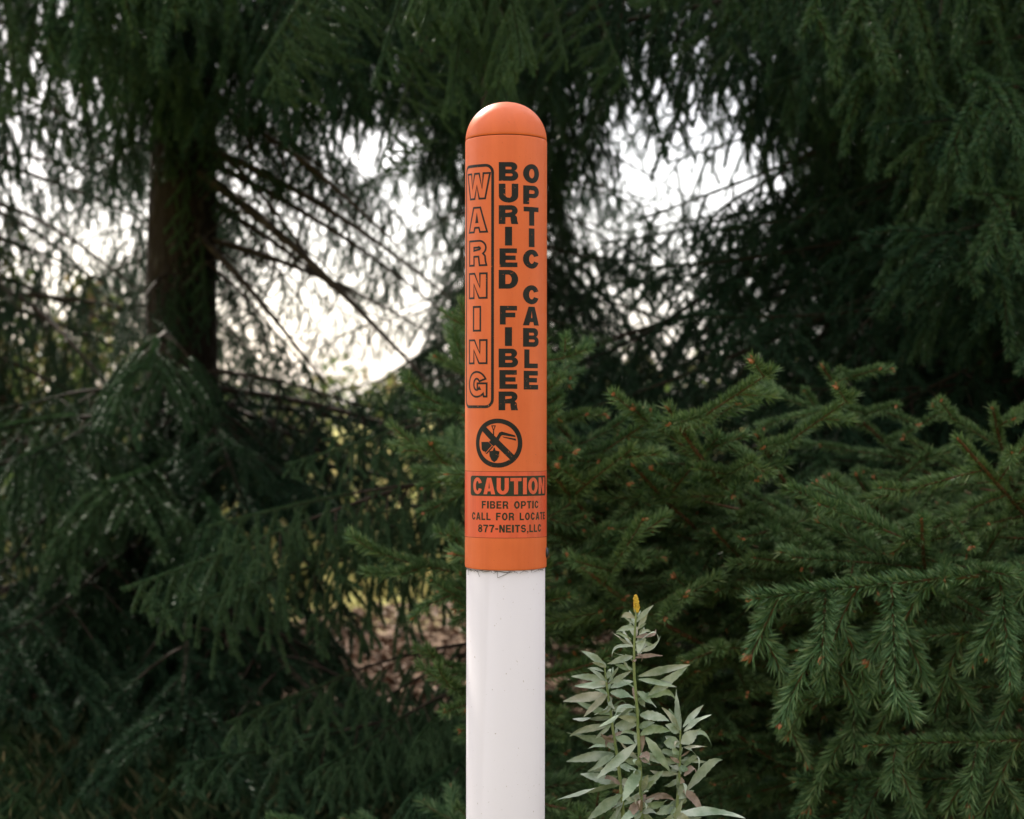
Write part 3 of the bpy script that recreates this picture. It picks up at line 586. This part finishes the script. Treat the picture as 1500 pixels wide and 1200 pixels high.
HC = ZT-ZS
cap = [(RS-.003, ZS+.0001), (RS-.0012, ZS+.0001), (RS-.0004, ZS+.0005)]
for k in range(1, 30):
    a = k/29*math.pi/2; cap.append(((RS-.0003)*math.cos(a)**.93+1e-5, ZS+.0005+(HC-.0005)*math.sin(a)**1.04))
lathe('dome_cap', cap, [M_ORANGE], post)
lathe('seam', [(RS-.0022, ZS-.0012), (RS-.0012, ZS-.0003), (RS-.0022, ZS+.0006)], [M_DARK], post)

# ------------------------------------------------------------------ lettering: heavy grotesque capitals in a unit box
def arc(cx, cy_, rx, ry, a0, a1, n=14): return [(cx+rx*math.cos(R(a0+(a1-a0)*k/n)), cy_+ry*math.sin(R(a0+(a1-a0)*k/n))) for k in range(n+1)]
def stroke(P, hw):
    L_, R_ = [], []
    for k in range(len(P)):
        a = P[max(0, k-1)]; b = P[min(len(P)-1, k+1)]; dx, dy = b[0]-a[0], b[1]-a[1]; l = math.hypot(dx, dy)+1e-9
        L_.append((P[k][0]-dy/l*hw[0], P[k][1]+dx/l*hw[1])); R_.append((P[k][0]+dy/l*hw[0], P[k][1]-dx/l*hw[1]))
    return L_+R_[::-1]
def glyph(c, s, h):
    """loops of a capital; s = stem, h = bar thickness"""
    if c == 'I': return [[(0, 0), (0, 1), (1, 1), (1, 0)]]
    if c == '-': return [[(0, .36), (0, .36+h), (1, .36+h), (1, .36)]]
    if c == ',': return [[(.1, 0), (.1, .17), (.9, .17), (.9, 0), (.35, -.2), (.1, -.2), (.45, 0)]]
    if c == 'L': return [[(0, 0), (0, 1), (s, 1), (s, h), (1, h), (1, 0)]]
    if c == 'E': return [[(0, 0), (0, 1), (.97, 1), (.97, 1-h), (s, 1-h), (s, .5+h*.48), (.9, .5+h*.48), (.9, .5-h*.48), (s, .5-h*.48), (s, h), (1, h), (1, 0)]]
    if c == 'F': return [[(0, 0), (0, 1), (1, 1), (1, 1-h), (s, 1-h), (s, .56+h*.3), (.9, .56+h*.3), (.9, .56-h*.7), (s, .56-h*.7), (s, 0)]]
    if c == 'T': return [[(.5-s/2, 0), (.5-s/2, 1-h), (0, 1-h), (0, 1), (1, 1), (1, 1-h), (.5+s/2, 1-h), (.5+s/2, 0)]]
    if c == 'N': return [[(0, 0), (0, 1), (s*1.12, 1), (1-s, .43), (1-s, 1), (1, 1), (1, 0), (1-s*1.12, 0), (s, .57), (s, 0)]]
    if c == 'W': return [[(0, 1), (.17, 0), (.40, 0), (.5, .52), (.60, 0), (.83, 0), (1, 1), (1-s*.72, 1), (.715, .40), (.60, 1), (.40, 1), (.285, .40), (s*.72, 1)]]
    if c == 'A': return [[(0, 0), (.5-s*.56, 1), (.5+s*.56, 1), (1, 0), (1-s*1.02, 0), (1-s*1.02-.05, .18), (s*1.02+.05, .18), (s*1.02, 0)], [(s*1.02+.115, .18+h*.85), (1-s*1.02-.115, .18+h*.85), (.5, .78)]]
    if c == 'U': return [[(0, 1), (0, .36)]+arc(.5, .37, .5, .38, 180, 360)+[(1, 1), (1-s, 1), (1-s, .37)]+arc(.5, .38, .5-s, .38-h, 360, 180)+[(s, 1)]]
    if c == 'O': return [arc(.5, .5, .5, .51, 0, 360, 36)[:-1], arc(.5, .5, .5-s, .5-h, 0, 360, 32)[:-1]]
    if c == 'C': return [arc(.5, .5, .5, .51, 22, 338, 32)+arc(.5, .5, .5-s, .5-h, 332, 28, 28)]
    if c == 'G': return [arc(.5, .5, .5, .51, 26, 312, 30)+[(.86, 0), (1, 0), (1, .54), (.54, .54), (.54, .54-h*.85), (1-s*.98, .54-h*.85)]+arc(.5, .5, .5-s, .5-h, 325, 32, 28)]
    if c == 'D': return [[(0, 0), (0, 1), (.48, 1)]+arc(.5, .5, .5, .5, 90, -90, 20)+[(.48, 0)], [(s, h), (s, 1-h), (.47, 1-h)]+arc(.49, .5, .51-s, .5-h, 90, -90, 18)+[(.47, h)]]
    if c == 'B': return [[(0, 0), (0, 1), (.62, 1)]+arc(.65, .75, .30, .25, 90, -62, 12)+arc(.66, .285, .34, .285, 58, -90, 14), [(s, .5+h*.44), (s, 1-h), (.6, 1-h)]+arc(.60, .75+h*-.28, .30-s*.72, .25-h*.72, 90, -90, 10), [(s, h), (s, .5-h*.44), (.62, .5-h*.44)]+arc(.62, .25+h*.28, .345-s*.75, .25-h*.72, 90, -90, 10)]
    if c == 'P': return [[(0, 0), (0, 1), (.6, 1)]+arc(.62, .67, .38, .33, 90, -90, 16)+[(s, .34), (s, 0)], [(s, .34+h*.9), (s, 1-h), (.58, 1-h)]+arc(.58, .67-h*.05, .40-s*.86, .33-h*.95, 90, -90, 12)]
    if c == 'R': return [[(0, 0), (0, 1), (.62, 1)]+arc(.64, .715, .33, .285, 90, -55, 14)+[(.93, .38), (.95, .18), (1, 0), (1-s*1.05, 0), (1-s*1.15, .2), (.60, .36), (s, .36), (s, 0)], [(s, .36+h*.9), (s, 1-h), (.6, 1-h)]+arc(.6, .70-h*.02, .36-s*.82, .30-h*.92, 90, -90, 12)]
    if c == 'S':
        P = arc(.5, 1-h/2-.21, .5-s/2, .21, 15, 90, 7)+arc(.5, 1-h/2-.21, .5-s/2, .21, 100, 262, 14)+arc(.5, h/2+.22, .5-s/2, .22, 82, -90, 14)+arc(.5, h/2+.22, .5-s/2, .22, -100, -172, 7)
        return [stroke(P, (s/2, h/2))]
    if c == '8': return [arc(.5, .745, .44, .26, -42, 222, 22)+arc(.5, .28, .5, .285, 142, 398, 24), arc(.5, .745, .44-s*.8, .26-h*.85, 0, 360, 20)[:-1], arc(.5, .275, .5-s*.9, .28-h*.95, 0, 360, 20)[:-1]]
    if c == '7': return [[(0, 1-h), (0, 1), (1, 1), (1, 1-h), (.72, .5), (.6, 0), (.6-s, 0), (.72-s, .48), (.98-s, 1-h)]]
    return []
WID = {'I': .36, '-': .55, ',': .36, 'W': 1.35, 'L': .86, 'F': .88, 'E': .92, 'T': .95, 'A': 1.06, 'O': 1.05, 'C': 1.02, 'U': 1.0}

def fill_mesh(loops):
    """fill a set of closed outlines (holes included) -> bmesh in the plane"""
    cu = bpy.data.curves.new('outline', 'CURVE'); cu.dimensions = '2D'; cu.fill_mode = 'BOTH'
    for L in loops:
        s_ = cu.splines.new('POLY'); s_.points.add(len(L)-1); s_.use_cyclic_u = True
        for k, (x, y) in enumerate(L): s_.points[k].co = (x, y, 0, 1)
    ob = bpy.data.objects.new('outline', cu); C.objects.link(ob); dg = bpy.context.evaluated_depsgraph_get()
    me = bpy.data.meshes.new_from_object(ob.evaluated_get(dg)); bm = bmesh.new(); bm.from_mesh(me)
    bpy.data.objects.remove(ob); bpy.data.curves.remove(cu); bpy.data.meshes.remove(me)
    return bm
def ring_loops(L, t):
    """outline of a closed line: the loop offset outwards and inwards by t/2 -> quads"""
    n = len(L); A, B = [], []
    for k in range(n):
        p, q, r = np.array(L[k-1]), np.array(L[k]), np.array(L[(k+1) % n]); d1, d2 = nrm(q-p), nrm(r-q)
        n1, n2 = np.array((-d1[1], d1[0])), np.array((-d2[1], d2[0])); m = n1+n2; m = m/max(.35, (m@m)/2)
        A.append(q+m*t/2); B.append(q-m*t/2)
    return A, B
def wrap(bm, name, parent, m, R_, step=5.0):
    """bend a plane mesh (x = pixels of arc, y = photograph rows) round the post at radius R_"""
    xs = [v.co.x for v in bm.verts]; k = math.floor(min(xs)/step)
    while k*step < max(xs):
        g = bm.verts[:]+bm.edges[:]+bm.faces[:]; bmesh.ops.bisect_plane(bm, geom=g, plane_co=(k*step, 0, 0), plane_no=(1, 0, 0)); k += 1
    for v in bm.verts:
        th = v.co.x*S/RS; v.co = (R_*math.sin(th), -R_*math.cos(th), CAM_H-(v.co.y-600)*S*(D0-RS*math.cos(th*.6))/D0)
    bmesh.ops.recalc_face_normals(bm, faces=bm.faces[:])
    for f in bm.faces:
        c = f.calc_center_median()
        if f.normal.x*c.x+f.normal.y*c.y < 0: f.normal_flip()
    me = bpy.data.meshes.new(name); bm.to_mesh(me); bm.free(); me.materials.append(m)
    return link(name, me, parent)
def TH(x): return math.degrees(math.asin(max(-1, min(1, (x-PX0)/59.8*.985))))
def ARC(x): return R(TH(x))*59.8
EPS = .00018
def merge(bms):
    out = bmesh.new(); tmp = bpy.data.meshes.new('tmp')
    for b in bms: b.to_mesh(tmp); b.free(); out.from_mesh(tmp)
    bpy.data.meshes.remove(tmp); return out
def place(loops, x0, y0, wd, ht): return [[(x0+x*wd, y0-y*ht) for x, y in L] for L in loops]
def column(name, chars, cx, wd):
    bms = []
    for c, y0, y1 in chars:
        ww = wd*(.36 if c == 'I' else WID.get(c, 1.0) if c not in 'AOC' else 1.02)
        bms.append(fill_mesh(place(glyph(c, .34, .25), cx-ww/2, y1, ww, y1-y0)))
    return wrap(merge(bms), name, sl_, M_INK, RS+EPS)
def rows(word, y, pitch=31.6, h=27.5): return [(c, y+k*pitch, y+k*pitch+h) for k, c in enumerate(word) if c != ' ']
column('lettering', rows('BURIED', 237.5)+rows('FIBER', 448, 31.4), ARC(743.3), 28.0)
column('lettering', rows('OPTIC', 239.5, 31.4)+rows('CABLE', 417.5, 31.4), ARC(777.0), 29.0)
def outline_bm(loops, t):
    bm = bmesh.new()
    for L in loops:
        A, B = ring_loops(L, t); va = [bm.verts.new((p[0], p[1], 0)) for p in A]; vb = [bm.verts.new((p[0], p[1], 0)) for p in B]; n = len(L)
        for k in range(n): bm.faces.new((va[k], va[(k+1) % n], vb[(k+1) % n], vb[k]))
    return bm
bms = []; cxw = ARC(697.0)
for c, y0, y1, ww in (('W', 253, 290, 46), ('A', 303, 339, 37), ('R', 352, 388, 35), ('N', 400, 436, 36), ('I', 449, 484, 14), ('N', 498, 532, 36), ('G', 545, 581, 36)):
    bms.append(outline_bm(place(glyph(c, .33, .27), cxw-ww/2, y1, ww, y1-y0), 2.8))
wrap(merge(bms), 'outlined_lettering', sl_, M_INK, RS+EPS)
def rrect(x0, y0, x1, y1, r, n=6):
    return arc(x1-r, y0+r, r, r, -90, 0, n)+arc(x1-r, y1-r, r, r, 0, 90, n)+arc(x0+r, y1-r, r, r, 90, 180, n)+arc(x0+r, y0+r, r, r, 180, 270, n)
wrap(outline_bm([rrect(cxw-30.5, 241.5, cxw+27, 596, 11)], 4.2), 'lettering_frame', sl_, M_INK, RS+EPS)
# no digging sign: ring and bar, spade, digger arm with bucket
cx_, cy0, rr_ = ARC(728.8)-1, 649.3, 36.0
bms = [fill_mesh([arc(cx_, cy0, rr_, rr_, 0, 360, 60)[:-1], arc(cx_, cy0, 29.2, 29.2, 0, 360, 52)[:-1]])]
a = R(45); bar = [(cx_+math.cos(a)*u-math.sin(a)*v_, cy0+math.sin(a)*u+math.cos(a)*v_) for u, v_ in ((-29.6, -4.4), (29.6, -4.4), (29.6, 4.4), (-29.6, 4.4))]
bms.append(fill_mesh([bar])); prohibition = wrap(merge(bms), 'prohibition_symbol', sl_, M_INK, RS+EPS)
q = lambda L: [(cx_+x, cy0+y) for x, y in L]
bms = [fill_mesh([q([(-9.5, -26), (-2.5, -26), (-5, -19.5), (-7, -19.5)]), q([(-7.6, -24.8), (-4.4, -24.8), (-5.6, -21), (-6.4, -21)])]),
       fill_mesh([q([(-6.8, -19.5), (-5.2, -19.5), (-5.2, -6.0), (-6.8, -7.6)])]),
       fill_mesh([q([(-12.5, 12), (-7, 11), (-5.6, 6.6), (-4.2, 6.6), (-2.8, 11), (2.6, 12), (2.2, 19), (-1, 25), (-5, 28), (-9, 25), (-12, 19)])])]
wrap(merge(bms), 'spade_symbol', prohibition, M_INK, RS+EPS*1.3)
bms = [fill_mesh([q([(-2.0, -8.0), (2.5, -15.5), (6, -17), (24.8, -11.5), (25.8, -8.8), (6.5, -11.8), (4.5, -10.2), (1.6, -4.3)])]),
       fill_mesh([q([(9, -14.6), (23.5, -10.4), (23.5, -9.7), (9, -12.6)])][:1]) if False else fill_mesh([q([(6.8, -9.8), (25.9, -6.6), (26.6, -3.6), (8.5, -8.2)])]),
       fill_mesh([q([(-13.2, -1.5), (-8.8, -6.2), (-1.8, 1.6), (-6.2, 4.6)])]),
       fill_mesh([q([(-25.5, -1.6), (-14.2, -1.9), (-8.6, 3.4), (-16.9, 12.5), (-19.5, 14.8), (-18.9, 12.6), (-22.4, 12.0), (-24.9, 9.5)])]),
       fill_mesh([q([(-7.6, 4.3), (-6.2, 5.4), (-15.6, 15.6), (-18.6, 15.9)])])]
wrap(merge(bms), 'digger_symbol', prohibition, M_INK, RS+EPS*1.3)
# the caution sticker
stk = wrap(fill_mesh([rrect(-96, 691.5, 98, 788, 1.5, 3)]), 'caution_sticker', post, M_STICK, RS+EPS*.8)
for p in stk.data.polygons: p.use_smooth = True
wrap(outline_bm([rrect(-96.4, 691.1, 98.4, 788.4, 1.8, 3)], .75), 'sticker_edge', stk, M_EDGE, RS+EPS*.5)
x0, x1 = ARC(688.5), ARC(797.0)+2
wrap(fill_mesh([rrect(x0, 697.5, x1, 727, 4.5)]), 'caution_panel', stk, M_INK2, RS+EPS*1.7)
def line(word, x0, x1, y0, y1, s, h, gap, m, name, eps):
    ws = [.62 if c == ' ' else WID.get(c, 1.0) for c in word]; tot = sum(ws)+gap*(len(word)-1); u = (x1-x0)/tot; x = x0; bms = []
    for c, wv in zip(word, ws):
        if c != ' ':
            k = s/wv if c not in 'I-,' else s
            bms.append(fill_mesh(place(glyph(c, min(k, .42), h), x, y1, wv*u, y1-y0)))
        x += (wv+gap)*u
    return wrap(merge(bms), name, stk, m, RS+eps)
line('CAUTION', ARC(692.5), ARC(796.2)-1, 700.2, 724.3, .34, .20, .13, M_STICK, 'caution_lettering', EPS*2.6)
line('FIBER OPTIC', ARC(705), ARC(787), 734.3, 745.3, .30, .19, .22, M_INK2, 'lettering', EPS*1.7)
line('CALL FOR LOCATE', ARC(690.5), ARC(796.8), 751.3, 762.3, .30, .19, .22, M_INK2, 'lettering', EPS*1.7)
line('877-NEITS,LLC', ARC(699.5), ARC(791), 769.0, 780.2, .30, .19, .18, M_INK2, 'lettering', EPS*1.7)
# screw on the right side, cobweb and grass bits caught under the sleeve
bm = bmesh.new(); bmesh.ops.create_uvsphere(bm, u_segments=20, v_segments=12, radius=.0062)
for v in bm.verts: v.co.x *= .45
for f in bm.faces: f.smooth = True
me = bpy.data.meshes.new('screw'); bm.to_mesh(me); bm.free(); me.materials.append(M_SCREW)
link('screw', me, sl_, (RS*math.sin(R(84)), -RS*math.cos(R(84)), zpx(809)))
rng = np.random.default_rng(3); tb = Tubes()
for k in range(46):
    th = rng.uniform(-1.4, 1.4); p = np.array((math.sin(th)*(RP+.0012), -math.cos(th)*(RP+.0012), ZB-.0005))
    tgt = th+rng.normal(0, .16); dz = rng.uniform(.0005, .0035) if rng.random() < .85 else .008
    p2 = np.array((math.sin(tgt)*(RP+.0009), -math.cos(tgt)*(RP+.0009), ZB-dz)); md = (p+p2)/2; md[:2] *= 1.004
    tb.add([p, md, p2], .00022, 3)
V, F = tb.get(); link('debris', add_mesh('debris', V, [(F, 0, True)], [M_DEAD]), post)

# ------------------------------------------------------------------ goldenrod in front of the spruces, right of the post
M_GR = mat('goldenrod_leaf', (.3, .33, .25), .75, .2)
g1 = ramp(M_GR, noise(M_GR, 38, 5), [(.30, (.17, .23, .15)), (.48, (.31, .365, .29)), (.66, (.45, .485, .42))])
g2 = ramp(M_GR, island(M_GR), [(.0, (.84, .95, .80)), (.8, (1, 1, 1)), (.93, (1.03, .95, .88)), (1, (1.0, .84, .75))])
g3 = ramp(M_GR, noise(M_GR, 9, 3), [(.66, (0, 0, 0)), (.78, (1, 1, 1))])
LK(M_GR, mixc(M_GR, g3, mixc(M_GR, 1.0, g1, g2, 'MULTIPLY'), (.33, .26, .20)), BS(M_GR).inputs['Base Color'])
bump(M_GR, noise(M_GR, 260, 4), .35, .002)
M_GRB = mat('goldenrod_withered_leaf', (.30, .23, .19), .85, .15)
LK(M_GRB, ramp(M_GRB, noise(M_GRB, 50, 5), [(.3, (.16, .115, .085)), (.55, (.31, .24, .195)), (.75, (.42, .35, .29))]), BS(M_GRB).inputs['Base Color'])
bump(M_GRB, noise(M_GRB, 200, 4), .5, .003)
M_GRS = mat('goldenrod_stem', (.20, .25, .09), .6, .3)
LK(M_GRS, ramp(M_GRS, noise(M_GRS, 60), [(.3, (.13, .19, .06)), (.7, (.26, .30, .13))]), BS(M_GRS).inputs['Base Color'])
M_GRF = mat('goldenrod_flower', (.62, .40, .04), .7, .2)
LK(M_GRF, ramp(M_GRF, noise(M_GRF, 300), [(.3, (.42, .27, .03)), (.7, (.75, .50, .07))]), BS(M_GRF).inputs['Base Color'])
def crop(x, y): return 780+x/3.3333, 840+y/3.3333
def leaf_mesh(p0, p1, wd, rng, curl=0.0, sag=.0):
    """lance shaped leaf with a fold along its midrib, toothed edge, bent by sag and rolled at its tip by curl"""
    ax = p1-p0; L = np.linalg.norm(ax); T = ax/L; view = nrm(np.array((0, -1, .25)))
    Sd = nrm(np.cross(T, view)); Nn = np.cross(Sd, T); tw = rng.normal(0, .75); n = 22; V = []; ph = rng.uniform(0, 6)
    hook = nrm(np.array((0, 0, -1.))*.8+Nn*.4)
    for k in range(n+1):
        t = k/n; c = p0+ax*t+np.array((0, 0, 1.))*sag*L*4*t*(1-t)*.5
        if curl: c = c+hook*curl*L*max(0, t-.45)**2*2.2-T*abs(curl)*L*max(0, t-.55)**2*2.0
        a = tw*(.4+t)+math.sin(t*5+ph)*.22; s_ = Sd*math.cos(a)+Nn*math.sin(a); nn = Nn*math.cos(a)-Sd*math.sin(a)
        prof = (t**.72)*((1-t)**1.0)*1.98*(1-.25*math.exp(-((t-.12)/.1)**2))+.03*(t < .98); hw = wd*.5*prof*(1+(.06 if k % 3 == 0 else -.03)*(t > .3)+rng.normal(0, .035))
        for u in (-1, -.55, 0, .55, 1): V.append(c+s_*hw*u+nn*(abs(u)*hw*.30+math.sin(t*9+u*2+ph)*hw*.20))
    i = np.arange(n)[:, None]*5; j = np.arange(4)[None]
    return np.array(V), np.stack([i+j, i+j+1, i+j+6, i+j+5], -1).reshape(-1, 4)
def goldenrod(label, d, path, leaves, seed, flower=None):
    rng = np.random.default_rng(seed); pts = np.array([at(*crop(*p), d) for p in path])
    base = np.array((pts[-1][0]+.01, d+.01, -.02)); pts = np.concatenate([pts, [(pts[-1]+base)/2+np.array((.006, 0, 0)), base]])
    t = empty('goldenrod', tuple(base), label, 'wild plant', 'goldenrod stems beside the post')
    seg = [pts[0]]
    for a_, b_ in zip(pts[:-1], pts[1:]):
        for k in range(1, 5): seg.append(a_+(b_-a_)*k/4)
    seg = np.array(seg); seg[1:-1] = (seg[:-2]+2*seg[1:-1]+seg[2:])/4; tb = Tubes(); tb.add(seg-base, np.linspace(.0010, .0027, len(seg)), 8)
    V, F = tb.get(); link('stem', add_mesh('stem', V, [(F, 0, True)], [M_GRS]), t)
    G, B = [], []
    for lf in leaves:
        x0, y0, x1, y1, wd = lf[:5]; curl = lf[5] if len(lf) > 5 else 0; brown = len(lf) > 6
        dd = rng.uniform(-.035, .03); p0 = at(*crop(x0, y0), d+rng.uniform(-.004, .004)); p1 = at(*crop(x1, y1), d+dd)
        (B if brown else G).append(leaf_mesh(p0-base, p1-base, wd*1.3/3.3333*d/FPX, rng, curl, rng.uniform(-.02, .10)))
    n_ = len(path)-1
    for k in range(int(n_*4)):             # small leaves in the axils
        u = rng.uniform(.12, 1)*n_; f_ = int(min(u, n_-1)); c = pts[f_]+(pts[f_+1]-pts[f_])*(u-f_)-base; a_ = rng.uniform(0, 6.28); l = rng.uniform(.018, .042)
        (G if rng.random() < .85 else B).append(leaf_mesh(c, c+np.array((math.cos(a_)*l, math.sin(a_)*l*.6, rng.uniform(-.3, .8)*l)), rng.uniform(.006, .011), rng, rng.uniform(-.5, .7), .1))
        if k % 3 == 0: continue
    for lf in leaves:                      # a smaller leaf beside most of the large ones
        if rng.random() < .62 and len(lf) < 7:
            x0, y0, x1, y1, wd = lf[:5]; q_ = rng.uniform(.45, .8); a_ = rng.choice((-1, 1))*rng.uniform(.25, .6); dx, dy = (x1-x0)*q_, (y1-y0)*q_
            p0 = at(*crop(x0, y0+rng.uniform(-8, 22)), d); p1 = at(*crop(x0+dx*math.cos(a_)-dy*math.sin(a_), y0+dx*math.sin(a_)+dy*math.cos(a_)), d+rng.uniform(-.04, .04))
            G.append(leaf_mesh(p0-base, p1-base, wd*.95/3.3333*d/FPX, rng, rng.uniform(-.3, .6) if rng.random() < .4 else 0, rng.uniform(-.02, .1)))
    z = pts[-3][2]-base[2]                 # lower leaves, under the frame
    for k in range(16):
        zz = z*(1-k/17)*.97; a_ = k*2.4; c = np.array((np.interp(zz, [0, z], [0, pts[-3][0]-base[0]]), 0, zz)); l = rng.uniform(.06, .09)
        G.append(leaf_mesh(c, c+np.array((math.cos(a_)*l, math.sin(a_)*l, -.02)), .014, rng, .1, .1))
    for nm, LS, m in (('foliage', G, M_GR), ('withered_foliage', B, M_GRB)):
        if LS:
            V = np.concatenate([q_[0] for q_ in LS]); F = np.concatenate([q_[1]+k*115 for k, q_ in enumerate(LS)])
            link(nm, add_mesh(nm, V, [(F, 0, True)], [m]), t)
    if flower:
        V, F = [], []; o = 0
        for k in range(120):
            u = rng.random(); x, y = flower[0]+(flower[2]-flower[0])*u, flower[1]+(flower[3]-flower[1])*u; rad = (4+10*math.sin(math.pi*min(1, u*.75+.22)))*rng.uniform(.5, 1)
            a_ = rng.uniform(0, 6.28); c = at(*crop(x+rad*math.cos(a_), y), d)+np.array((0, rad/3.33*S*math.sin(a_), 0))-base; r = rng.uniform(.0009, .0017)
            dv = rng.normal(0, 1, (6, 3)); dv /= np.linalg.norm(dv, axis=1)[:, None]
            ring = [c+np.array((r*math.cos(b_), r*.6*math.sin(b_), r*.5)) for b_ in np.arange(6)*1.047]
            V += [c-np.array((0, 0, r))]+ring+[c+np.array((0, 0, r*1.5))]
            for b_ in range(6): F += [(o, o+1+(b_+1) % 6, o+1+b_), (o+1+b_, o+1+(b_+1) % 6, o+7)]
            o += 8
        link('flower_spike', add_mesh('flower_spike', np.array(V), [(np.array(F), 0, False)], [M_GRF]), t)
goldenrod('tallest goldenrod stem with a small yellow flower spike at its top', 1.78,
 [(508, 130), (504, 230), (497, 330), (495, 480), (510, 640), (520, 850), (528, 1000), (532, 1200)],
 [(506, 275, 472, 180, 26), (514, 275, 568, 178, 30), (518, 265, 556, 200, 22), (500, 250, 446, 214, 14), (508, 210, 494, 170, 9), (512, 215, 530, 180, 9), (520, 300, 588, 268, 20, .5), (490, 360, 384, 284, 30), (484, 322, 394, 276, 17, .2), (528, 382, 634, 352, 26, -.6),
  (516, 392, 546, 262, 48), (508, 396, 552, 410, 22, .9, 1), (490, 405, 362, 442, 42), (490, 470, 404, 446, 30), (516, 502, 772, 446, 46), (566, 596, 756, 458, 56), (512, 576, 606, 656, 62), (494, 648, 320, 752, 60), (500, 640, 520, 700, 30),
  (524, 690, 668, 722, 58), (518, 750, 676, 770, 52), (510, 830, 308, 1006, 56), (545, 775, 516, 905, 40, .2, 1), (552, 798, 692, 986, 60, .1), (520, 888, 584, 900, 50, .3, 1), (526, 958, 438, 1114, 68), (532, 1000, 652, 986, 52), (535, 1052, 640, 962, 48),
  (548, 1100, 702, 1086, 40, .2, 1), (545, 1150, 662, 1106, 62), (526, 1108, 458, 1204, 52, 0, 1), (525, 790, 640, 745, 46), (515, 720, 420, 700, 44), (528, 930, 420, 900, 46), (525, 880, 660, 935, 44), (530, 1060, 600, 1010, 40), (530, 1170, 640, 1230, 54), (530, 1150, 420, 1230, 54)], 201, (510, 190, 503, 112))
goldenrod('goldenrod stem nearest the post, its pale leaves pointing left', 1.83,
 [(352, 458), (362, 540), (370, 600), (395, 780), (420, 930), (445, 1190)],
 [(358, 456, 236, 378, 42), (360, 460, 290, 434, 22), (350, 480, 268, 464, 22), (365, 520, 188, 503, 40), (370, 545, 204, 550, 48), (368, 500, 384, 466, 20), (375, 540, 482, 478, 32), (370, 590, 148, 626, 56), (380, 580, 502, 612, 62), (375, 610, 402, 662, 50), (380, 560, 492, 528, 46),
  (385, 702, 194, 710, 62), (382, 690, 214, 628, 40), (385, 740, 160, 770, 40, .2), (400, 745, 512, 738, 70), (400, 830, 164, 776, 62), (400, 880, 164, 920, 56), (410, 890, 522, 878, 46), (415, 960, 268, 968, 62), (425, 940, 512, 962, 42), (425, 1030, 118, 1106, 72), (430, 1030, 338, 978, 42, .2, 1),
  (435, 1080, 268, 1204, 62), (440, 1110, 300, 1204, 50), (432, 1080, 522, 1112, 44), (390, 660, 480, 690, 50), (395, 790, 340, 830, 30, .8, 1), (405, 800, 500, 830, 48), (415, 990, 320, 1020, 44), (425, 1010, 500, 1040, 46), (440, 1150, 360, 1230, 50), (384, 650, 300, 690, 44)], 202)
goldenrod('goldenrod stem at the right of the clump with an upright top leaf', 1.80,
 [(722, 762), (722, 850), (718, 980), (705, 1150), (700, 1200)],
 [(722, 768, 702, 562, 56), (716, 765, 630, 654, 42), (734, 752, 836, 642, 36), (738, 772, 876, 690, 52), (748, 790, 882, 772, 30, .6), (716, 775, 648, 738, 52), (724, 830, 812, 768, 72), (738, 850, 856, 846, 30), (720, 830, 640, 826, 70), (716, 850, 648, 796, 46), (716, 920, 558, 910, 50), (724, 920, 778, 906, 46),
  (724, 935, 760, 1000, 36, -.6), (740, 990, 806, 915, 38, .7, 1), (720, 960, 648, 930, 50), (716, 990, 744, 1060, 40, .2, 1), (752, 1062, 942, 868, 54, .15), (735, 1058, 838, 1162, 56, .2, 1), (705, 1140, 598, 1172, 52), (748, 1092, 658, 1144, 46), (712, 900, 680, 850, 40), (715, 1010, 640, 1040, 44), (708, 1100, 790, 1060, 40)], 203)
goldenrod('lowest goldenrod stem, only its uppermost leaves reaching into view', 1.74,
 [(690, 1172), (692, 1260)], [(690, 1178, 1052, 1178, 66, .08), (692, 1172, 780, 1215, 60), (690, 1180, 600, 1240, 60), (692, 1200, 850, 1260, 60)], 204)
